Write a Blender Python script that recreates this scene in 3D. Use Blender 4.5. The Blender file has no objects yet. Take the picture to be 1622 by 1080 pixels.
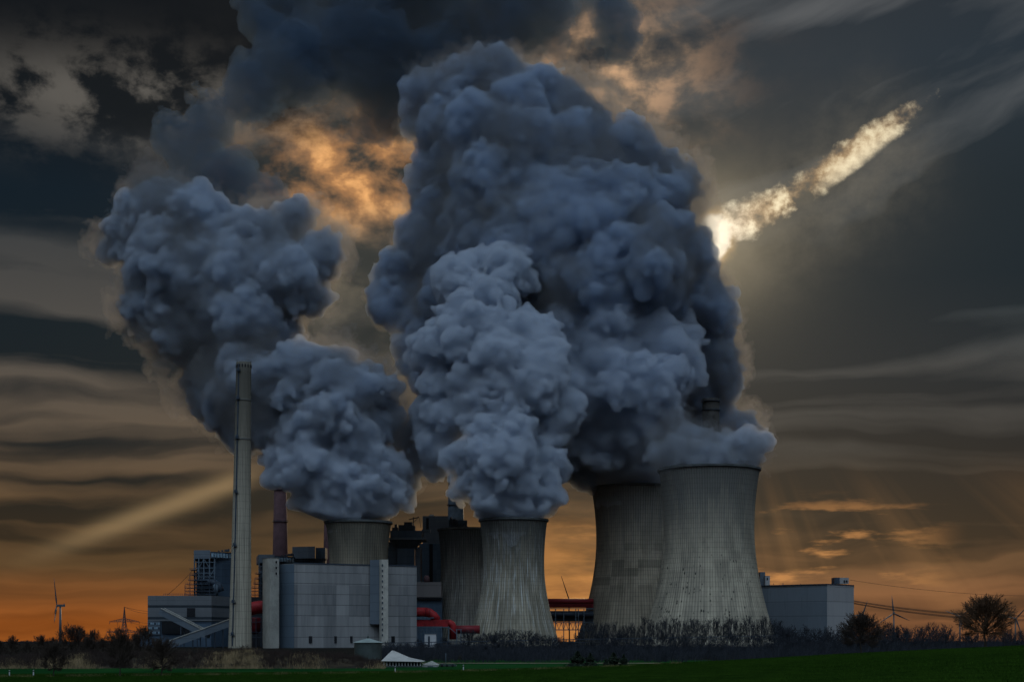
import bpy, bmesh, math, random
import numpy as np
import openvdb
from mathutils import Vector, Matrix
R = math.radians
SC = bpy.context.scene
COL = SC.collection
random.seed(7)

# ---------------------------------------------------------------- camera, world, sun, exposure
FPX, CX, HY = 2310.0, 811.0, 1003.0            # focal length, centre column and horizon row, in pixels of the photograph
cam = bpy.data.cameras.new('camera')
cam.sensor_width = 36.0
cam.lens = FPX / 1622 * 36
cam.shift_y = (HY - 540) / 1622
cam.clip_start = 1.0
cam.clip_end = 60000
cam_o = bpy.data.objects.new('camera', cam)
COL.objects.link(cam_o)
cam_o.location = (0, 0, 0)
cam_o.rotation_euler = (R(90), 0, 0)
SC.camera = cam_o

SC.view_settings.view_transform = 'Standard'
SC.view_settings.look = 'None'
SC.view_settings.gamma = 1
SC.view_settings.exposure = 0
cy = SC.cycles
cy.max_bounces = 14
cy.diffuse_bounces = 3
cy.glossy_bounces = 2
cy.transmission_bounces = 2
cy.volume_bounces = 10
cy.transparent_max_bounces = 96
cy.use_adaptive_sampling = True
cy.adaptive_threshold = 0.03
cy.use_denoising = True
cy.denoiser = 'OPENIMAGEDENOISE'
cy.caustics_reflective = False
cy.caustics_refractive = False


def pix(px, py):
    """azimuth and elevation (degrees) of the direction seen at a pixel of the photograph"""
    u, v = (px - CX) / FPX, (HY - py) / FPX
    az = math.atan(u)
    return math.degrees(az), math.degrees(math.atan(v * math.cos(az)))


def lin(r, g, b):
    f = lambda c: (c / 12.92 if c <= .04045 else ((c + .055) / 1.055) ** 2.4)
    return tuple(f(c / 255) for c in (r, g, b))


class G:
    """a node socket with arithmetic"""
    def __init__(s, nt, sock):
        s.nt, s.s = nt, sock

    def m(s, op, *a, clamp=False):
        n = s.nt.nodes.new('ShaderNodeMath')
        n.operation = op
        n.use_clamp = clamp
        for i, v in enumerate((s,) + a):
            if isinstance(v, G):
                s.nt.links.new(v.s, n.inputs[i])
            else:
                n.inputs[i].default_value = v
        return G(s.nt, n.outputs[0])
    def __add__(s, o): return s.m('ADD', o)
    def __radd__(s, o): return s.m('ADD', o)
    def __sub__(s, o): return s.m('SUBTRACT', o)
    def __rsub__(s, o): return (s * -1.0) + o
    def __mul__(s, o): return s.m('MULTIPLY', o)
    def __rmul__(s, o): return s.m('MULTIPLY', o)
    def __truediv__(s, o): return s.m('DIVIDE', o)
    def ss(s, a, b, lo=0.0, hi=1.0):
        n = s.nt.nodes.new('ShaderNodeMapRange')
        n.interpolation_type = 'SMOOTHSTEP'
        s.nt.links.new(s.s, n.inputs[0])
        for i, v in ((1, a), (2, b), (3, lo), (4, hi)):
            n.inputs[i].default_value = v
        return G(s.nt, n.outputs[0])
    def lr(s, a, b, lo=0.0, hi=1.0):
        n = s.nt.nodes.new('ShaderNodeMapRange')
        s.nt.links.new(s.s, n.inputs[0])
        for i, v in ((1, a), (2, b), (3, lo), (4, hi)):
            n.inputs[i].default_value = v
        return G(s.nt, n.outputs[0])
    def gauss(s, c, w):
        d = (s - c) / w
        return (d * d * -1.0).m('EXPONENT')
    def ramp(s, stops, interp='LINEAR'):
        n = s.nt.nodes.new('ShaderNodeValToRGB')
        cr = n.color_ramp
        cr.interpolation = interp
        while len(cr.elements) < len(stops):
            cr.elements.new(0.5)
        for e, (p, c) in zip(cr.elements, stops):
            e.position = p
            e.color = (c[0], c[1], c[2], 1)
        s.nt.links.new(s.s, n.inputs[0])
        return G(s.nt, n.outputs[0])


def vec(nt, x, y, z=0.0):
    n = nt.nodes.new('ShaderNodeCombineXYZ')
    for i, v in enumerate((x, y, z)):
        if isinstance(v, G):
            nt.links.new(v.s, n.inputs[i])
        else:
            n.inputs[i].default_value = v
    return G(nt, n.outputs[0])


def sep(nt, v):
    n = nt.nodes.new('ShaderNodeSeparateXYZ')
    nt.links.new(v.s, n.inputs[0])
    return [G(nt, n.outputs[i]) for i in range(3)]


def noise(nt, v, scale=1.0, detail=4.0, rough=.5, dist=0.0):
    n = nt.nodes.new('ShaderNodeTexNoise')
    n.inputs['Scale'].default_value = scale
    n.inputs['Detail'].default_value = detail
    n.inputs['Roughness'].default_value = rough
    n.inputs['Distortion'].default_value = dist
    nt.links.new(v.s, n.inputs['Vector'])
    return G(nt, n.outputs['Fac'])


def mixc(nt, f, a, b, mode='MIX'):
    n = nt.nodes.new('ShaderNodeMix')
    n.data_type = 'RGBA'
    n.blend_type = mode
    n.clamp_factor = True
    for k, v in ((0, f), (6, a), (7, b)):
        if isinstance(v, G):
            nt.links.new(v.s, n.inputs[k])
        elif k == 0:
            n.inputs[k].default_value = v
        else:
            n.inputs[k].default_value = (v[0], v[1], v[2], 1)
    return G(nt, n.outputs[2])


SUN_AZ, SUN_EL = pix(1112, 385)

world = bpy.data.worlds.new('World')
SC.world = world
world.use_nodes = True
nt = world.node_tree
nt.nodes.clear()
tc = nt.nodes.new('ShaderNodeTexCoord')
dx, dy, dz = sep(nt, G(nt, tc.outputs['Generated']))
az = dx.m('ARCTAN2', dy) * 57.29578
el = dz.m('ARCSINE') * 57.29578


def seg(p, q, wid, soft_end=2.0, wob=None):
    """a streak of cloud from pixel p to pixel q: (strength across and along, position along it)"""
    a0, e0 = pix(*p)
    a1, e1 = pix(*q)
    L = math.hypot(a1 - a0, e1 - e0)
    ux, uy = (a1 - a0) / L, (e1 - e0) / L
    rx, ry = az - a0, el - e0
    t = rx * ux + ry * uy
    b = rx * (-uy) + ry * ux
    if wob is not None:
        b = b + wob
    return b, t, L


# cloud deck seen in perspective: long streaks that crowd together towards the horizon
wv = vec(nt, az * 0.10, el * 0.22)
warp = noise(nt, wv, 1.0, 3, .5) - .5
tilt = el.ss(9, 20) * az.ss(-2, 16) * .30          # on the right the streaks climb away from the sun
e2 = el - az * tilt + warp * 3.0
deck = noise(nt, vec(nt, az * 0.045, (e2 + 3.0).m('LOGARITHM', 2.718) * 3.4, 3.1), 1.0, 5, .52).ss(.38, .64)
band = noise(nt, vec(nt, az * .034, e2 * .46, 5.5), 1.0, 3, .42).ss(.40, .60)
band2 = noise(nt, vec(nt, az * .060, e2 * 1.6, 8.8), 1.0, 2, .4).ss(.38, .64)
fine = noise(nt, vec(nt, az * 0.22, e2 * 0.95, 7.7), 1.0, 6, .58).ss(.34, .68)
val = band * .42 + band2 * (1.0 - el.ss(9, 16)) * .30 + fine * .20 + deck * .18
def strip(px, py, wx, wy, slope=0.0):
    """a named cloud band: 1 at its heart, fading over wx, wy degrees"""
    a, e = pix(px, py)
    return az.gauss(a, wx) * (el + warp * 2.2 - (az - a) * slope).gauss(e, wy)
# the heavy dark bands and the pale streaks that the photograph shows
darks = strip(60, 270, 6, 1.1) + strip(60, 535, 5.5, .85) + strip(120, 705, 7, .8) * .6 + strip(1330, 490, 9, 1.9, .06) + strip(1230, 85, 6, .9) + strip(1240, 235, 4, .6, .3) * .8 + strip(1600, 260, 4, 1.3, .3) + strip(1500, 775, 8, .9) + strip(1400, 640, 8, .45) * .6 + strip(100, 830, 7, .6) * .5 + strip(1420, 540, 8, .42, .04) * .7 + strip(1330, 612, 7, .34) * .8 + strip(1450, 690, 8, .30) * .7 + strip(60, 345, 5, .5) * .5 + strip(230, 590, 5, .35) * .6 + strip(150, 765, 6, .35) * .7
lights = strip(100, 470, 4, .5) + strip(40, 600, 4, .28) * .9 + strip(130, 648, 3.6, .25) + strip(300, 668, 3, .25) * .8 + strip(270, 755, 4, .3) * .7 + strip(80, 385, 6, .9) * .5 + strip(1450, 575, 8, .35, .05) * .8 + strip(1350, 660, 7, .22) * .7 + strip(1380, 715, 7, .25) * .7 + strip(1250, 20, 7, .9) * .6 + strip(1480, 505, 6, .20, .05) * .5 + strip(1300, 640, 6, .16) * .6 + strip(1450, 745, 5, .18) * .5
val = ((val - .46) * 1.45 + .38 + lights * .6 - darks * .8).m('MAXIMUM', 0.0).m('MINIMUM', 1.0)

eln = el.lr(-2, 26)                                  # 0 at -2 deg, 1 at 26 deg
def er(py):
    return (pix(811, py)[1] + 2) / 28
dark_l = eln.ramp([(0, lin(118, 62, 22)), (er(985), lin(124, 66, 24)), (er(948), lin(92, 57, 30)), (er(905), lin(58, 45, 30)), (er(800), lin(38, 35, 30)),
                   (er(700), lin(28, 32, 34)), (er(560), lin(22, 31, 36)), (er(330), lin(13, 27, 37)), (er(150), lin(13, 20, 27)), (1, lin(11, 17, 24))])
lite_l = eln.ramp([(0, lin(160, 88, 32)), (er(985), lin(164, 92, 38)), (er(948), lin(132, 80, 40)), (er(900), lin(90, 67, 42)), (er(800), lin(92, 72, 51)),
                   (er(690), lin(92, 80, 67)), (er(560), lin(80, 76, 71)), (er(400), lin(60, 62, 63)), (er(200), lin(72, 72, 72)), (1, lin(56, 60, 64))])
dark_r = eln.ramp([(0, lin(92, 60, 40)), (er(970), lin(82, 56, 38)), (er(900), lin(60, 47, 34)), (er(820), lin(48, 41, 34)), (er(720), lin(36, 36, 36)),
                   (er(600), lin(28, 36, 42)), (er(460), lin(13, 31, 41)), (er(330), lin(20, 35, 44)), (er(120), lin(34, 46, 56)), (1, lin(40, 46, 52))])
lite_r = eln.ramp([(0, lin(140, 90, 58)), (er(970), lin(142, 94, 60)), (er(900), lin(116, 84, 56)), (er(820), lin(74, 62, 48)), (er(720), lin(60, 58, 55)),
                   (er(600), lin(64, 65, 65)), (er(460), lin(54, 66, 72)), (er(330), lin(84, 88, 90)), (er(120), lin(84, 88, 92)), (1, lin(82, 84, 86))])
right = az.ss(-4, 9)
cloud = mixc(nt, right, mixc(nt, val, dark_l, lite_l), mixc(nt, val, dark_r, lite_r))

# ragged bright breaks low on the right and behind the towers
brk = noise(nt, vec(nt, az * .20, el * 1.0, 1.3), 1.0, 6, .58)
low = el.ss(.6, 1.8) * (1.0 - el.ss(4.0, 5.6)) * az.ss(0, 5) * (1.0 - az.ss(13, 17.5))
cloud = mixc(nt, (brk.ss(.52, .66) * low * .75), cloud, lin(206, 142, 82))
midglow = az.gauss(pix(880, 850)[0], 4.2) * (1.0 - el.ss(1.5, 6.0)) * .6
cloud = mixc(nt, midglow * brk.ss(.3, .6), cloud, lin(206, 140, 74))

# warm lit cloud seen through the gap between the two plumes, and above the big one
tex = noise(nt, vec(nt, az * .46 + warp * 1.2, el * .66, 5.0), 1.0, 8, .55, .12)
def patch(px, py, rx, ry):
    a, e = pix(px, py)
    return az.gauss(a, rx) * el.gauss(e, ry)
gap = patch(545, 330, 4.0, 5.5)
cloud = mixc(nt, gap * .7, cloud, mixc(nt, tex.ss(.35, .65), lin(58, 60, 56), lin(118, 110, 94)))
w1 = (patch(565, 272, 3.0, 1.7) * 1.35).m('MINIMUM', 1.0) * tex.ss(.34, .60)
cloud = mixc(nt, w1, cloud, mixc(nt, tex.ss(.5, .68), lin(176, 124, 78), lin(250, 184, 116)))
w2 = patch(965, 125, 3.2, 2.2) * tex.ss(.34, .58)
cloud = mixc(nt, w2, cloud, mixc(nt, tex.ss(.46, .66), lin(128, 110, 92), lin(206, 164, 126)))

# torn dark smoke high on the left
rag = noise(nt, vec(nt, az * .36, el * .50, 2.2), 1.0, 9, .6, .1)
torn = (el + (rag - .5) * 7.0).ss(18.0, 20.6) * (1.0 - az.ss(-7, 1)) * 1.0
cloud = mixc(nt, torn * .95, cloud, lin(11, 16, 21))
tear = (patch(200, 160, 6.0, 1.5) * 1.2).m('MINIMUM', 1.0)
cloud = mixc(nt, tear * .8, cloud, mixc(nt, rag.ss(.42, .58), lin(96, 92, 86), lin(18, 23, 27)))

# glow of the hidden sun and the bright rift that runs up from it
da, de = az - SUN_AZ, (el - SUN_EL)
s2 = da * da + de * de
glow = (s2 * (-1 / 5.0)).m('EXPONENT') * .34 + (s2 * (-1 / 18.0)).m('EXPONENT') * .07 + (s2 * (-1 / 80.0)).m('EXPONENT') * .008
cloud = mixc(nt, glow, cloud, lin(206, 188, 152))
rn = noise(nt, vec(nt, az * .9, el * 1.0, 9.0), 1.0, 9, .62, .1)
rn2 = noise(nt, vec(nt, az * 2.0, el * 2.3, 4.0), 1.0, 4, .55, .1)
edge_ = (rn - .46) * 3.4 + (rn2 - .5) * 1.5
def lobe(p0, p1, hw, k=1.0):
    b_, t_, L_ = seg(p0, p1, 1, wob=(warp * .8))
    q = (b_ / hw) * (b_ / hw) + ((t_ - L_ * .5) / (L_ * .5)) * ((t_ - L_ * .5) / (L_ * .5))
    return 1.0 - (q * .55 + edge_ * k * .80).ss(-.30, 1.0), b_, t_, L_
l1, b, t, L = lobe((1236, 324), (1440, 174), .50)
l2, b2_, t2_, L2_ = lobe((1090, 394), (1262, 308), .58)
l3, _, _, _ = lobe((1116, 468), (1146, 372), .36)
l4, _, _, _ = lobe((1290, 300), (1420, 205), .30, .6)
halo = ((b + .5) * (b + .5) * -.22).m('EXPONENT') * (t + 3.5).ss(-1.0, 2.0) * (1.0 - t.ss(L * .7, L * 1.25))
cloud = mixc(nt, halo * (rn * 1.2 - .2).m('MAXIMUM', 0.0) * .36, cloud, lin(158, 146, 124))
rc = mixc(nt, (rn2 * .35 + rn * .65).ss(.36, .58), lin(255, 238, 198), lin(206, 164, 112))
cloud = mixc(nt, l1 * .85, cloud, rc)
cloud = mixc(nt, l4 * .6, cloud, lin(255, 238, 200))
cloud = mixc(nt, l3 * .9, cloud, rc)
hot = ((da - .45) * (da - .45) * -1.5 - (de - .25) * (de - .25) * 1.3).m('EXPONENT') * 1.15 + ((da - .25) * (da - .25) * -5.0 - (de + 1.1) * (de + 1.1) * .7).m('EXPONENT') * .7
hot = (hot - edge_ * .16).ss(.12, .85)
cloud = mixc(nt, hot * .9, cloud, mixc(nt, hot.ss(.3, .9), lin(226, 186, 130), (1.15, 1.0, .76)))
cloud = mixc(nt, l2, cloud, mixc(nt, (da * da * -.35 - de * de * .35).m('EXPONENT'), rc, (1.25, 1.12, .88)))

# sunbeams falling out of the cloud
b3, t3, L3 = seg((395, 755), (-20, 905), 1)
beam = (b3 * b3 * -7.0).m('EXPONENT') * t3.ss(-1.0, 1.0) * (1.0 - t3.ss(L3 * .4, L3))
cloud = mixc(nt, beam * .42, cloud, lin(178, 148, 106))
th = da.m('ARCTAN2', de)
rays = noise(nt, vec(nt, th * 9.0, 4.4), 1.0, 3, .6).ss(.42, .66)
rmask = el.ss(.2, 1.5) * (1.0 - el.ss(3.6, 7.0)) * az.ss(-1, 6)
cloud = mixc(nt, rays * rmask * .12, cloud, lin(186, 134, 82))

# the half of the sky behind the camera is a paler, bluer overcast: it lights the near faces
back = az.m('ABSOLUTE').ss(35, 110)
up = el.ss(24, 60)
bk = noise(nt, vec(nt, dx * 2.0, dy * 2.0, dz * 3.0), 1.2, 4, .5)
hi = el.gauss(52, 20) * az.m('ABSOLUTE').ss(70, 150)
behind = mixc(nt, hi, (.05, .085, .13), (2.35, 2.9, 3.5))
BACK_GAIN, TOP_GAIN = .62, .36
def gain(c, k):
    n = nt.nodes.new('ShaderNodeVectorMath')
    n.operation = 'SCALE'
    nt.links.new(c.s, n.inputs[0])
    n.inputs[3].default_value = k
    return G(nt, n.outputs[0])
cloud = mixc(nt, up, cloud, gain(behind, TOP_GAIN))
cloud = mixc(nt, back * el.ss(-6, 10), cloud, gain(behind, BACK_GAIN))
cloud = mixc(nt, el.ss(-4, -1.5), lin(40, 40, 36), cloud)

sky = nt.nodes.new('ShaderNodeTexSky')
sky.sky_type = 'NISHITA'
sky.sun_disc = False
sky.sun_elevation = R(SUN_EL)
sky.sun_rotation = R(SUN_AZ)
sky.dust_density = 3.0
BG = 0.1
total = mixc(nt, .997, G(nt, sky.outputs[0]), gain(cloud, 1 / BG))
bg = nt.nodes.new('ShaderNodeBackground')
bg.inputs['Strength'].default_value = BG
nt.links.new(total.s, bg.inputs['Color'])
wo = nt.nodes.new('ShaderNodeOutputWorld')
nt.links.new(bg.outputs[0], wo.inputs['Surface'])
world.cycles.sampling_method = 'MANUAL'
world.cycles.sample_map_resolution = 1024

sun = bpy.data.lights.new('sun', 'SUN')
sun.energy = 1.5
sun.angle = R(10.0)
sun.color = (1.0, .74, .46)
sun_o = bpy.data.objects.new('sun', sun)
COL.objects.link(sun_o)
sd = Vector((math.sin(R(SUN_AZ)) * math.cos(R(SUN_EL)), math.cos(R(SUN_AZ)) * math.cos(R(SUN_EL)), math.sin(R(SUN_EL))))
sun_o.rotation_euler = (-sd).to_track_quat('-Z', 'Y').to_euler()

# ---------------------------------------------------------------- mesh helpers
PLAIN = -12.0


def at(px, D, py=None, z=None):
    """the point at depth D metres seen at pixel (px, py); or at height z"""
    s = D / FPX
    if z is None:
        z = 0.0 if py is None else (HY - py) * s
    return Vector(((px - CX) * s, D, z))


class MB:
    def __init__(s):
        s.v, s.f, s.sm = [], [], []

    def add(s, vs, fs, smooth=False):
        k = len(s.v)
        s.v += [tuple(p) for p in vs]
        s.f += [tuple(i + k for i in f) for f in fs]
        s.sm += [smooth] * len(fs)
        return s

    def prism(s, foot, z0, z1, caps=True):
        """upright prism over a footprint [(x, y)...] given anticlockwise seen from above; z1 may be a list"""
        n = len(foot)
        zt = z1 if isinstance(z1, (list, tuple)) else [z1] * n
        zb = z0 if isinstance(z0, (list, tuple)) else [z0] * n
        vs = [(x, y, zb[i]) for i, (x, y) in enumerate(foot)] + [(x, y, zt[i]) for i, (x, y) in enumerate(foot)]
        fs = [(i, (i + 1) % n, n + (i + 1) % n, n + i) for i in range(n)]
        if caps:
            fs += [tuple(range(n - 1, -1, -1)), tuple(range(n, 2 * n))]
        return s.add(vs, fs)

    def box(s, x0, x1, y0, y1, z0, z1):
        return s.prism([(x0, y0), (x1, y0), (x1, y1), (x0, y1)], z0, z1)

    def pbox(s, px0, px1, py0, py1, D, depth, z0=None, z1=None):
        """box whose near face fills pixels px0..px1, py0 (top)..py1 (bottom) at depth D"""
        a, b = at(px0, D, py1), at(px1, D, py0)
        return s.box(a.x, b.x, D, D + depth, a.z if z0 is None else z0, b.z if z1 is None else z1)

    def bar(s, a, b, w, h=None):
        """rectangular bar from a to b"""
        a, b = Vector(a), Vector(b)
        h = w if h is None else h
        d = (b - a).normalized()
        u = d.cross(Vector((0, 0, 1)))
        if u.length < 1e-4:
            u = Vector((1, 0, 0))
        u.normalize()
        n = u.cross(d)
        vs = []
        for p in (a, b):
            for i, j in ((-1, -1), (1, -1), (1, 1), (-1, 1)):
                vs.append(p + u * (w / 2 * i) + n * (h / 2 * j))
        return s.add(vs, [(0, 1, 2, 3), (7, 6, 5, 4), (0, 4, 5, 1), (1, 5, 6, 2), (2, 6, 7, 3), (3, 7, 4, 0)])

    def tube(s, pts, rad, n=8, cap=True, smooth=True):
        pts = [Vector(p) for p in pts]
        rad = rad if isinstance(rad, (list, tuple)) else [rad] * len(pts)
        vs, fs = [], []
        ref = None
        for i, p in enumerate(pts):
            d = (pts[min(i + 1, len(pts) - 1)] - pts[max(i - 1, 0)]).normalized()
            if ref is None:
                ref = Vector((0, 0, 1)) if abs(d.z) < .9 else Vector((1, 0, 0))
            u = (ref - d * ref.dot(d)).normalized()
            ref = u
            w = d.cross(u)
            for k in range(n):
                t = 2 * math.pi * k / n
                vs.append(p + (u * math.cos(t) + w * math.sin(t)) * rad[i])
        for i in range(len(pts) - 1):
            for k in range(n):
                a, b = i * n + k, i * n + (k + 1) % n
                fs.append((a, b, b + n, a + n))
        if cap:
            fs += [tuple(range(n - 1, -1, -1)), tuple(range((len(pts) - 1) * n, len(pts) * n))]
        return s.add(vs, fs, smooth)

    def lathe(s, c, prof, n=48, smooth=True, cap=False, arc=None):
        """surface of revolution about the upright line through c: profile [(r, z)...]"""
        vs, fs = [], []
        for r, z in prof:
            for k in range(n):
                t = 2 * math.pi * k / n
                vs.append((c[0] + r * math.cos(t), c[1] + r * math.sin(t), z))
        for i in range(len(prof) - 1):
            for k in range(n):
                a, b = i * n + k, i * n + (k + 1) % n
                fs.append((a, b, b + n, a + n))
        if cap:
            fs += [tuple(range(n - 1, -1, -1)), tuple(range((len(prof) - 1) * n, len(prof) * n))]
        return s.add(vs, fs, smooth)

    def build(s, name, mat, parent=None):
        me = bpy.data.meshes.new(name)
        off = root_loc(parent)
        me.from_pydata([(p[0] - off[0], p[1] - off[1], p[2] - off[2]) for p in s.v], [], s.f)
        me.polygons.foreach_set('use_smooth', s.sm)
        me.update()
        o = bpy.data.objects.new(name, me)
        COL.objects.link(o)
        if mat is not None:
            me.materials.append(mat)
        if parent is not None:
            o.parent = parent
        return o


def root_loc(o):
    l = Vector((0, 0, 0))
    while o is not None:
        l = l + o.location
        o = o.parent
    return l


def tag(o, label=None, cat=None, group=None, kind=None):
    for k, v in (('label', label), ('category', cat), ('group', group), ('kind', kind)):
        if v:
            o[k] = v
    return o


def thing(name, label, cat, loc, group=None):
    o = bpy.data.objects.new(name, None)
    o.empty_display_size = 2
    COL.objects.link(o)
    o.location = loc
    return tag(o, label, cat, group)


def copy_tree(o, parent=None):
    c = o.copy()
    COL.objects.link(c)
    if parent is not None:
        c.parent = parent
    for ch in [x for x in COL.objects if x.parent == o]:
        copy_tree(ch, c)
    return c


def quad(*pd):
    """footprint corners [(px, D)...] to (x, y)"""
    return [((px - CX) * D / FPX, D) for px, D in pd]


def hgt(py, D):
    return (HY - py) * D / FPX


# ---------------------------------------------------------------- materials
def mat_base(name, rough=.85):
    m = bpy.data.materials.new(name)
    m.use_nodes = True
    t = m.node_tree
    b = t.nodes['Principled BSDF']
    b.inputs['Roughness'].default_value = rough
    b.inputs['Specular IOR Level'].default_value = .25
    c = t.nodes.new('ShaderNodeTexCoord')
    return m, t, b, G(t, c.outputs['Object'])


def plain(name, col, rough=.8, var=.25, scale=.15, metal=0.0):
    m, t, b, o = mat_base(name, rough)
    n = noise(t, o, scale, 5, .6)
    n2 = noise(t, o, scale * 9, 3, .6)
    k = n * .7 + n2 * .3
    lo = tuple(c * (1 - var) for c in col)
    hi = tuple(min(1, c * (1 + var)) for c in col)
    t.links.new(mixc(t, k.ss(.3, .7), lo, hi).s, b.inputs['Base Color'])
    b.inputs['Metallic'].default_value = metal
    return m


def bump(t, b, h, strength=.5, dist=.3):
    n = t.nodes.new('ShaderNodeBump')
    n.inputs['Strength'].default_value = strength
    n.inputs['Distance'].default_value = dist
    t.links.new(h.s, n.inputs['Height'])
    t.links.new(n.outputs[0], b.inputs['Normal'])


def tower_mat(name, nrib, ring, light, dark, top, white=0.0, patch=0.0, spots=0.0, H=170.0, sd=0.0, stain=.5):
    """weathered ribbed concrete: upright ribs, pour rings, rain streaks, a damp dark top, lime runs and pits"""
    m, t, b, o = mat_base(name, .92)
    x, y, z = sep(t, o)
    th = y.m('ARCTAN2', x)
    u = th * (nrib / 6.28318)
    rib = (u * 6.28318).m('SINE') * .5 + .5
    zz = z / H
    rg = (z / ring)
    rgl = (rg - rg.m('FLOOR'))
    seam = 1.0 - rgl.ss(.04, .16)
    cell = t.nodes.new('ShaderNodeTexWhiteNoise')
    cell.noise_dimensions = '3D'
    t.links.new(vec(t, u.m('FLOOR'), rg.m('FLOOR'), sd).s, cell.inputs[0])
    cv = G(t, cell.outputs[0])
    col1 = t.nodes.new('ShaderNodeTexWhiteNoise')
    col1.noise_dimensions = '2D'
    t.links.new(vec(t, u.m('FLOOR'), sd).s, col1.inputs[0])
    cr = G(t, col1.outputs[0])
    streak = noise(t, vec(t, th * 12.0, z * .016, sd), 1.0, 6, .62)
    streak2 = noise(t, vec(t, th * 28.0, z * .035, sd + 4), 1.0, 5, .62)
    big = noise(t, vec(t, th * 2.2, z * .02, sd + 9), 1.0, 5, .55)
    k = streak.ss(.42, .58) * .26 + streak2.ss(.4, .6) * .16 + big.ss(.43, .57) * .38 + cv * .12 + cr * .12
    c = mixc(t, k, dark, light)
    damp = (zz + (streak - .5) * .75 + (streak2 - .5) * .35).ss(.45, .95)
    c = mixc(t, damp * stain, c, top)
    if white:
        wv_ = streak2.ss(.50, .60) * streak.ss(.40, .54) * (zz + (streak - .5) * .9).gauss(.52, .34) * white
        c = mixc(t, wv_, c, (.52, .56, .56))
    if patch:
        pb = noise(t, vec(t, (th * 3.1).m('FLOOR'), (z / 9.0).m('FLOOR'), sd + 2), 3.7, 0, .5)
        pm = pb.ss(.50, .56) * (zz + (big - .5) * .3).gauss(.48, .16) * patch
        c = mixc(t, pm, c, (.075, .072, .06))
    if spots:
        vn = t.nodes.new('ShaderNodeTexVoronoi')
        vn.inputs['Scale'].default_value = 1.0
        t.links.new(vec(t, th * 15.0, z * .17, sd).s, vn.inputs['Vector'])
        sp = (1.0 - G(t, vn.outputs['Distance']).ss(.14, .28)) * noise(t, vec(t, th * 5, z * .05, 3), 1.5, 2, .5).ss(.46, .54) * zz.gauss(.30, .20).ss(.1, .5)
        c = mixc(t, sp * spots, c, (.02, .02, .018))
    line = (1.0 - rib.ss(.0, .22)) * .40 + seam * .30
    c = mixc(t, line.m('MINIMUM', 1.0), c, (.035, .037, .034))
    t.links.new(c.s, b.inputs['Base Color'])
    bump(t, b, rib * .8 + streak2 * .3, .7, .9)
    return m


def cladding(name, light, dark, row, colw, seam=.5, ribs=.0, ax='x', band=None, z0=0.0):
    """sheet-metal facade: rows with dark joints, upright sheets of slightly different tone"""
    m, t, b, o = mat_base(name, .55)
    x, y, z = sep(t, o)
    h = x + y * .37
    r = (z - z0) / row
    rl = r - r.m('FLOOR')
    cw = h / colw
    cl = cw - cw.m('FLOOR')
    def wn(a, bb, s):
        n = t.nodes.new('ShaderNodeTexWhiteNoise')
        n.noise_dimensions = '3D'
        t.links.new(vec(t, a, bb, s).s, n.inputs[0])
        return G(t, n.outputs[0])
    tone = wn((cw * .34).m('FLOOR'), (r * .34).m('FLOOR'), 1.0) * .60 + wn(cw.m('FLOOR'), r.m('FLOOR'), 2.0) * .15 + noise(t, vec(t, h * .2, z * .02), 1.0, 5, .6).ss(.3, .7) * .25
    c = mixc(t, tone, dark, light)
    dk = tuple(v * .3 for v in dark)
    c = mixc(t, (1.0 - rl.ss(.02, .07)) * seam, c, dk)
    c = mixc(t, (1.0 - cl.ss(.01, .04)) * seam * .35, c, dk)
    if band:
        for lo, hi, colb in band:
            c = mixc(t, z.ss(lo - .3, lo + .3) * (1.0 - z.ss(hi - .3, hi + .3)), c, colb)
    drip = noise(t, vec(t, h * .9, z * .03, 8), 1.0, 4, .6)
    c = mixc(t, drip.ss(.56, .8) * .35, c, dk)
    t.links.new(c.s, b.inputs['Base Color'])
    bump(t, b, (h * 8.0).m('SINE') * .5 + rl.ss(.0, .05), .25, .15)
    return m


M = {}
M['clad_grey'] = cladding('pale_grey_cladding', (.31, .32, .325), (.115, .125, .135), 8.9, 4.1, .8)
M['clad_shaded'] = cladding('shaded_side_cladding', (.12, .17, .22), (.085, .12, .16), 8.9, 4.1, .5)  # same sheets on the side turned away, shade put into the colour
M['clad_dark'] = cladding('dark_blue_cladding', (.07, .115, .17), (.042, .072, .112), 7.0, 3.3, .5)
M['clad_mid'] = cladding('slate_cladding', (.125, .16, .195), (.08, .105, .135), 7.6, 5.2, .45)
M['clad_right'] = cladding('shaded_right_cladding', (.16, .205, .25), (.11, .145, .18), 15, 12, .5)  # left face of the right-hand hall, its shade put into the colour
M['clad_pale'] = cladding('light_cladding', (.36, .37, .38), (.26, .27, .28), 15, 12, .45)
M['conc'] = plain('pale_concrete', (.38, .38, .345), .9, .25, .08)
M['conc_dark'] = plain('dark_concrete', (.14, .145, .14), .9, .3, .08)
M['steel'] = plain('dark_steel', (.035, .052, .075), .6, .3, .2)
M['steel_mid'] = plain('blue_grey_steel', (.085, .12, .155), .6, .3, .2)
M['black'] = plain('black_opening', (.012, .014, .018), .9, .2, .2)
M['glass'] = plain('window_glass', (.03, .05, .075), .15, .4, .4)
M['glass_lit'] = plain('pale_window_glass', (.20, .30, .38), .25, .4, .4)
M['red'] = plain('red_duct_paint', (.24, .014, .018), .6, .5, .12)
M['red_dark'] = plain('dark_red_paint', (.15, .014, .02), .55, .3, .12)
M['brown'] = plain('brown_brick_stack', (.125, .075, .085), .9, .25, .12)
M['white'] = plain('white_paint', (.48, .50, .52), .6, .12, .2)
M['roof_white'] = plain('white_roof_sheet', (.44, .44, .42), .55, .15, .3)
M['green_metal'] = plain('grey_green_metal', (.05, .066, .066), .5, .25, .3)
M['bark'] = plain('dark_bark', (.045, .038, .032), .95, .3, 2.0)
M['twig'] = plain('brown_twigs', (.045, .034, .027), .95, .3, 1.0)
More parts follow.
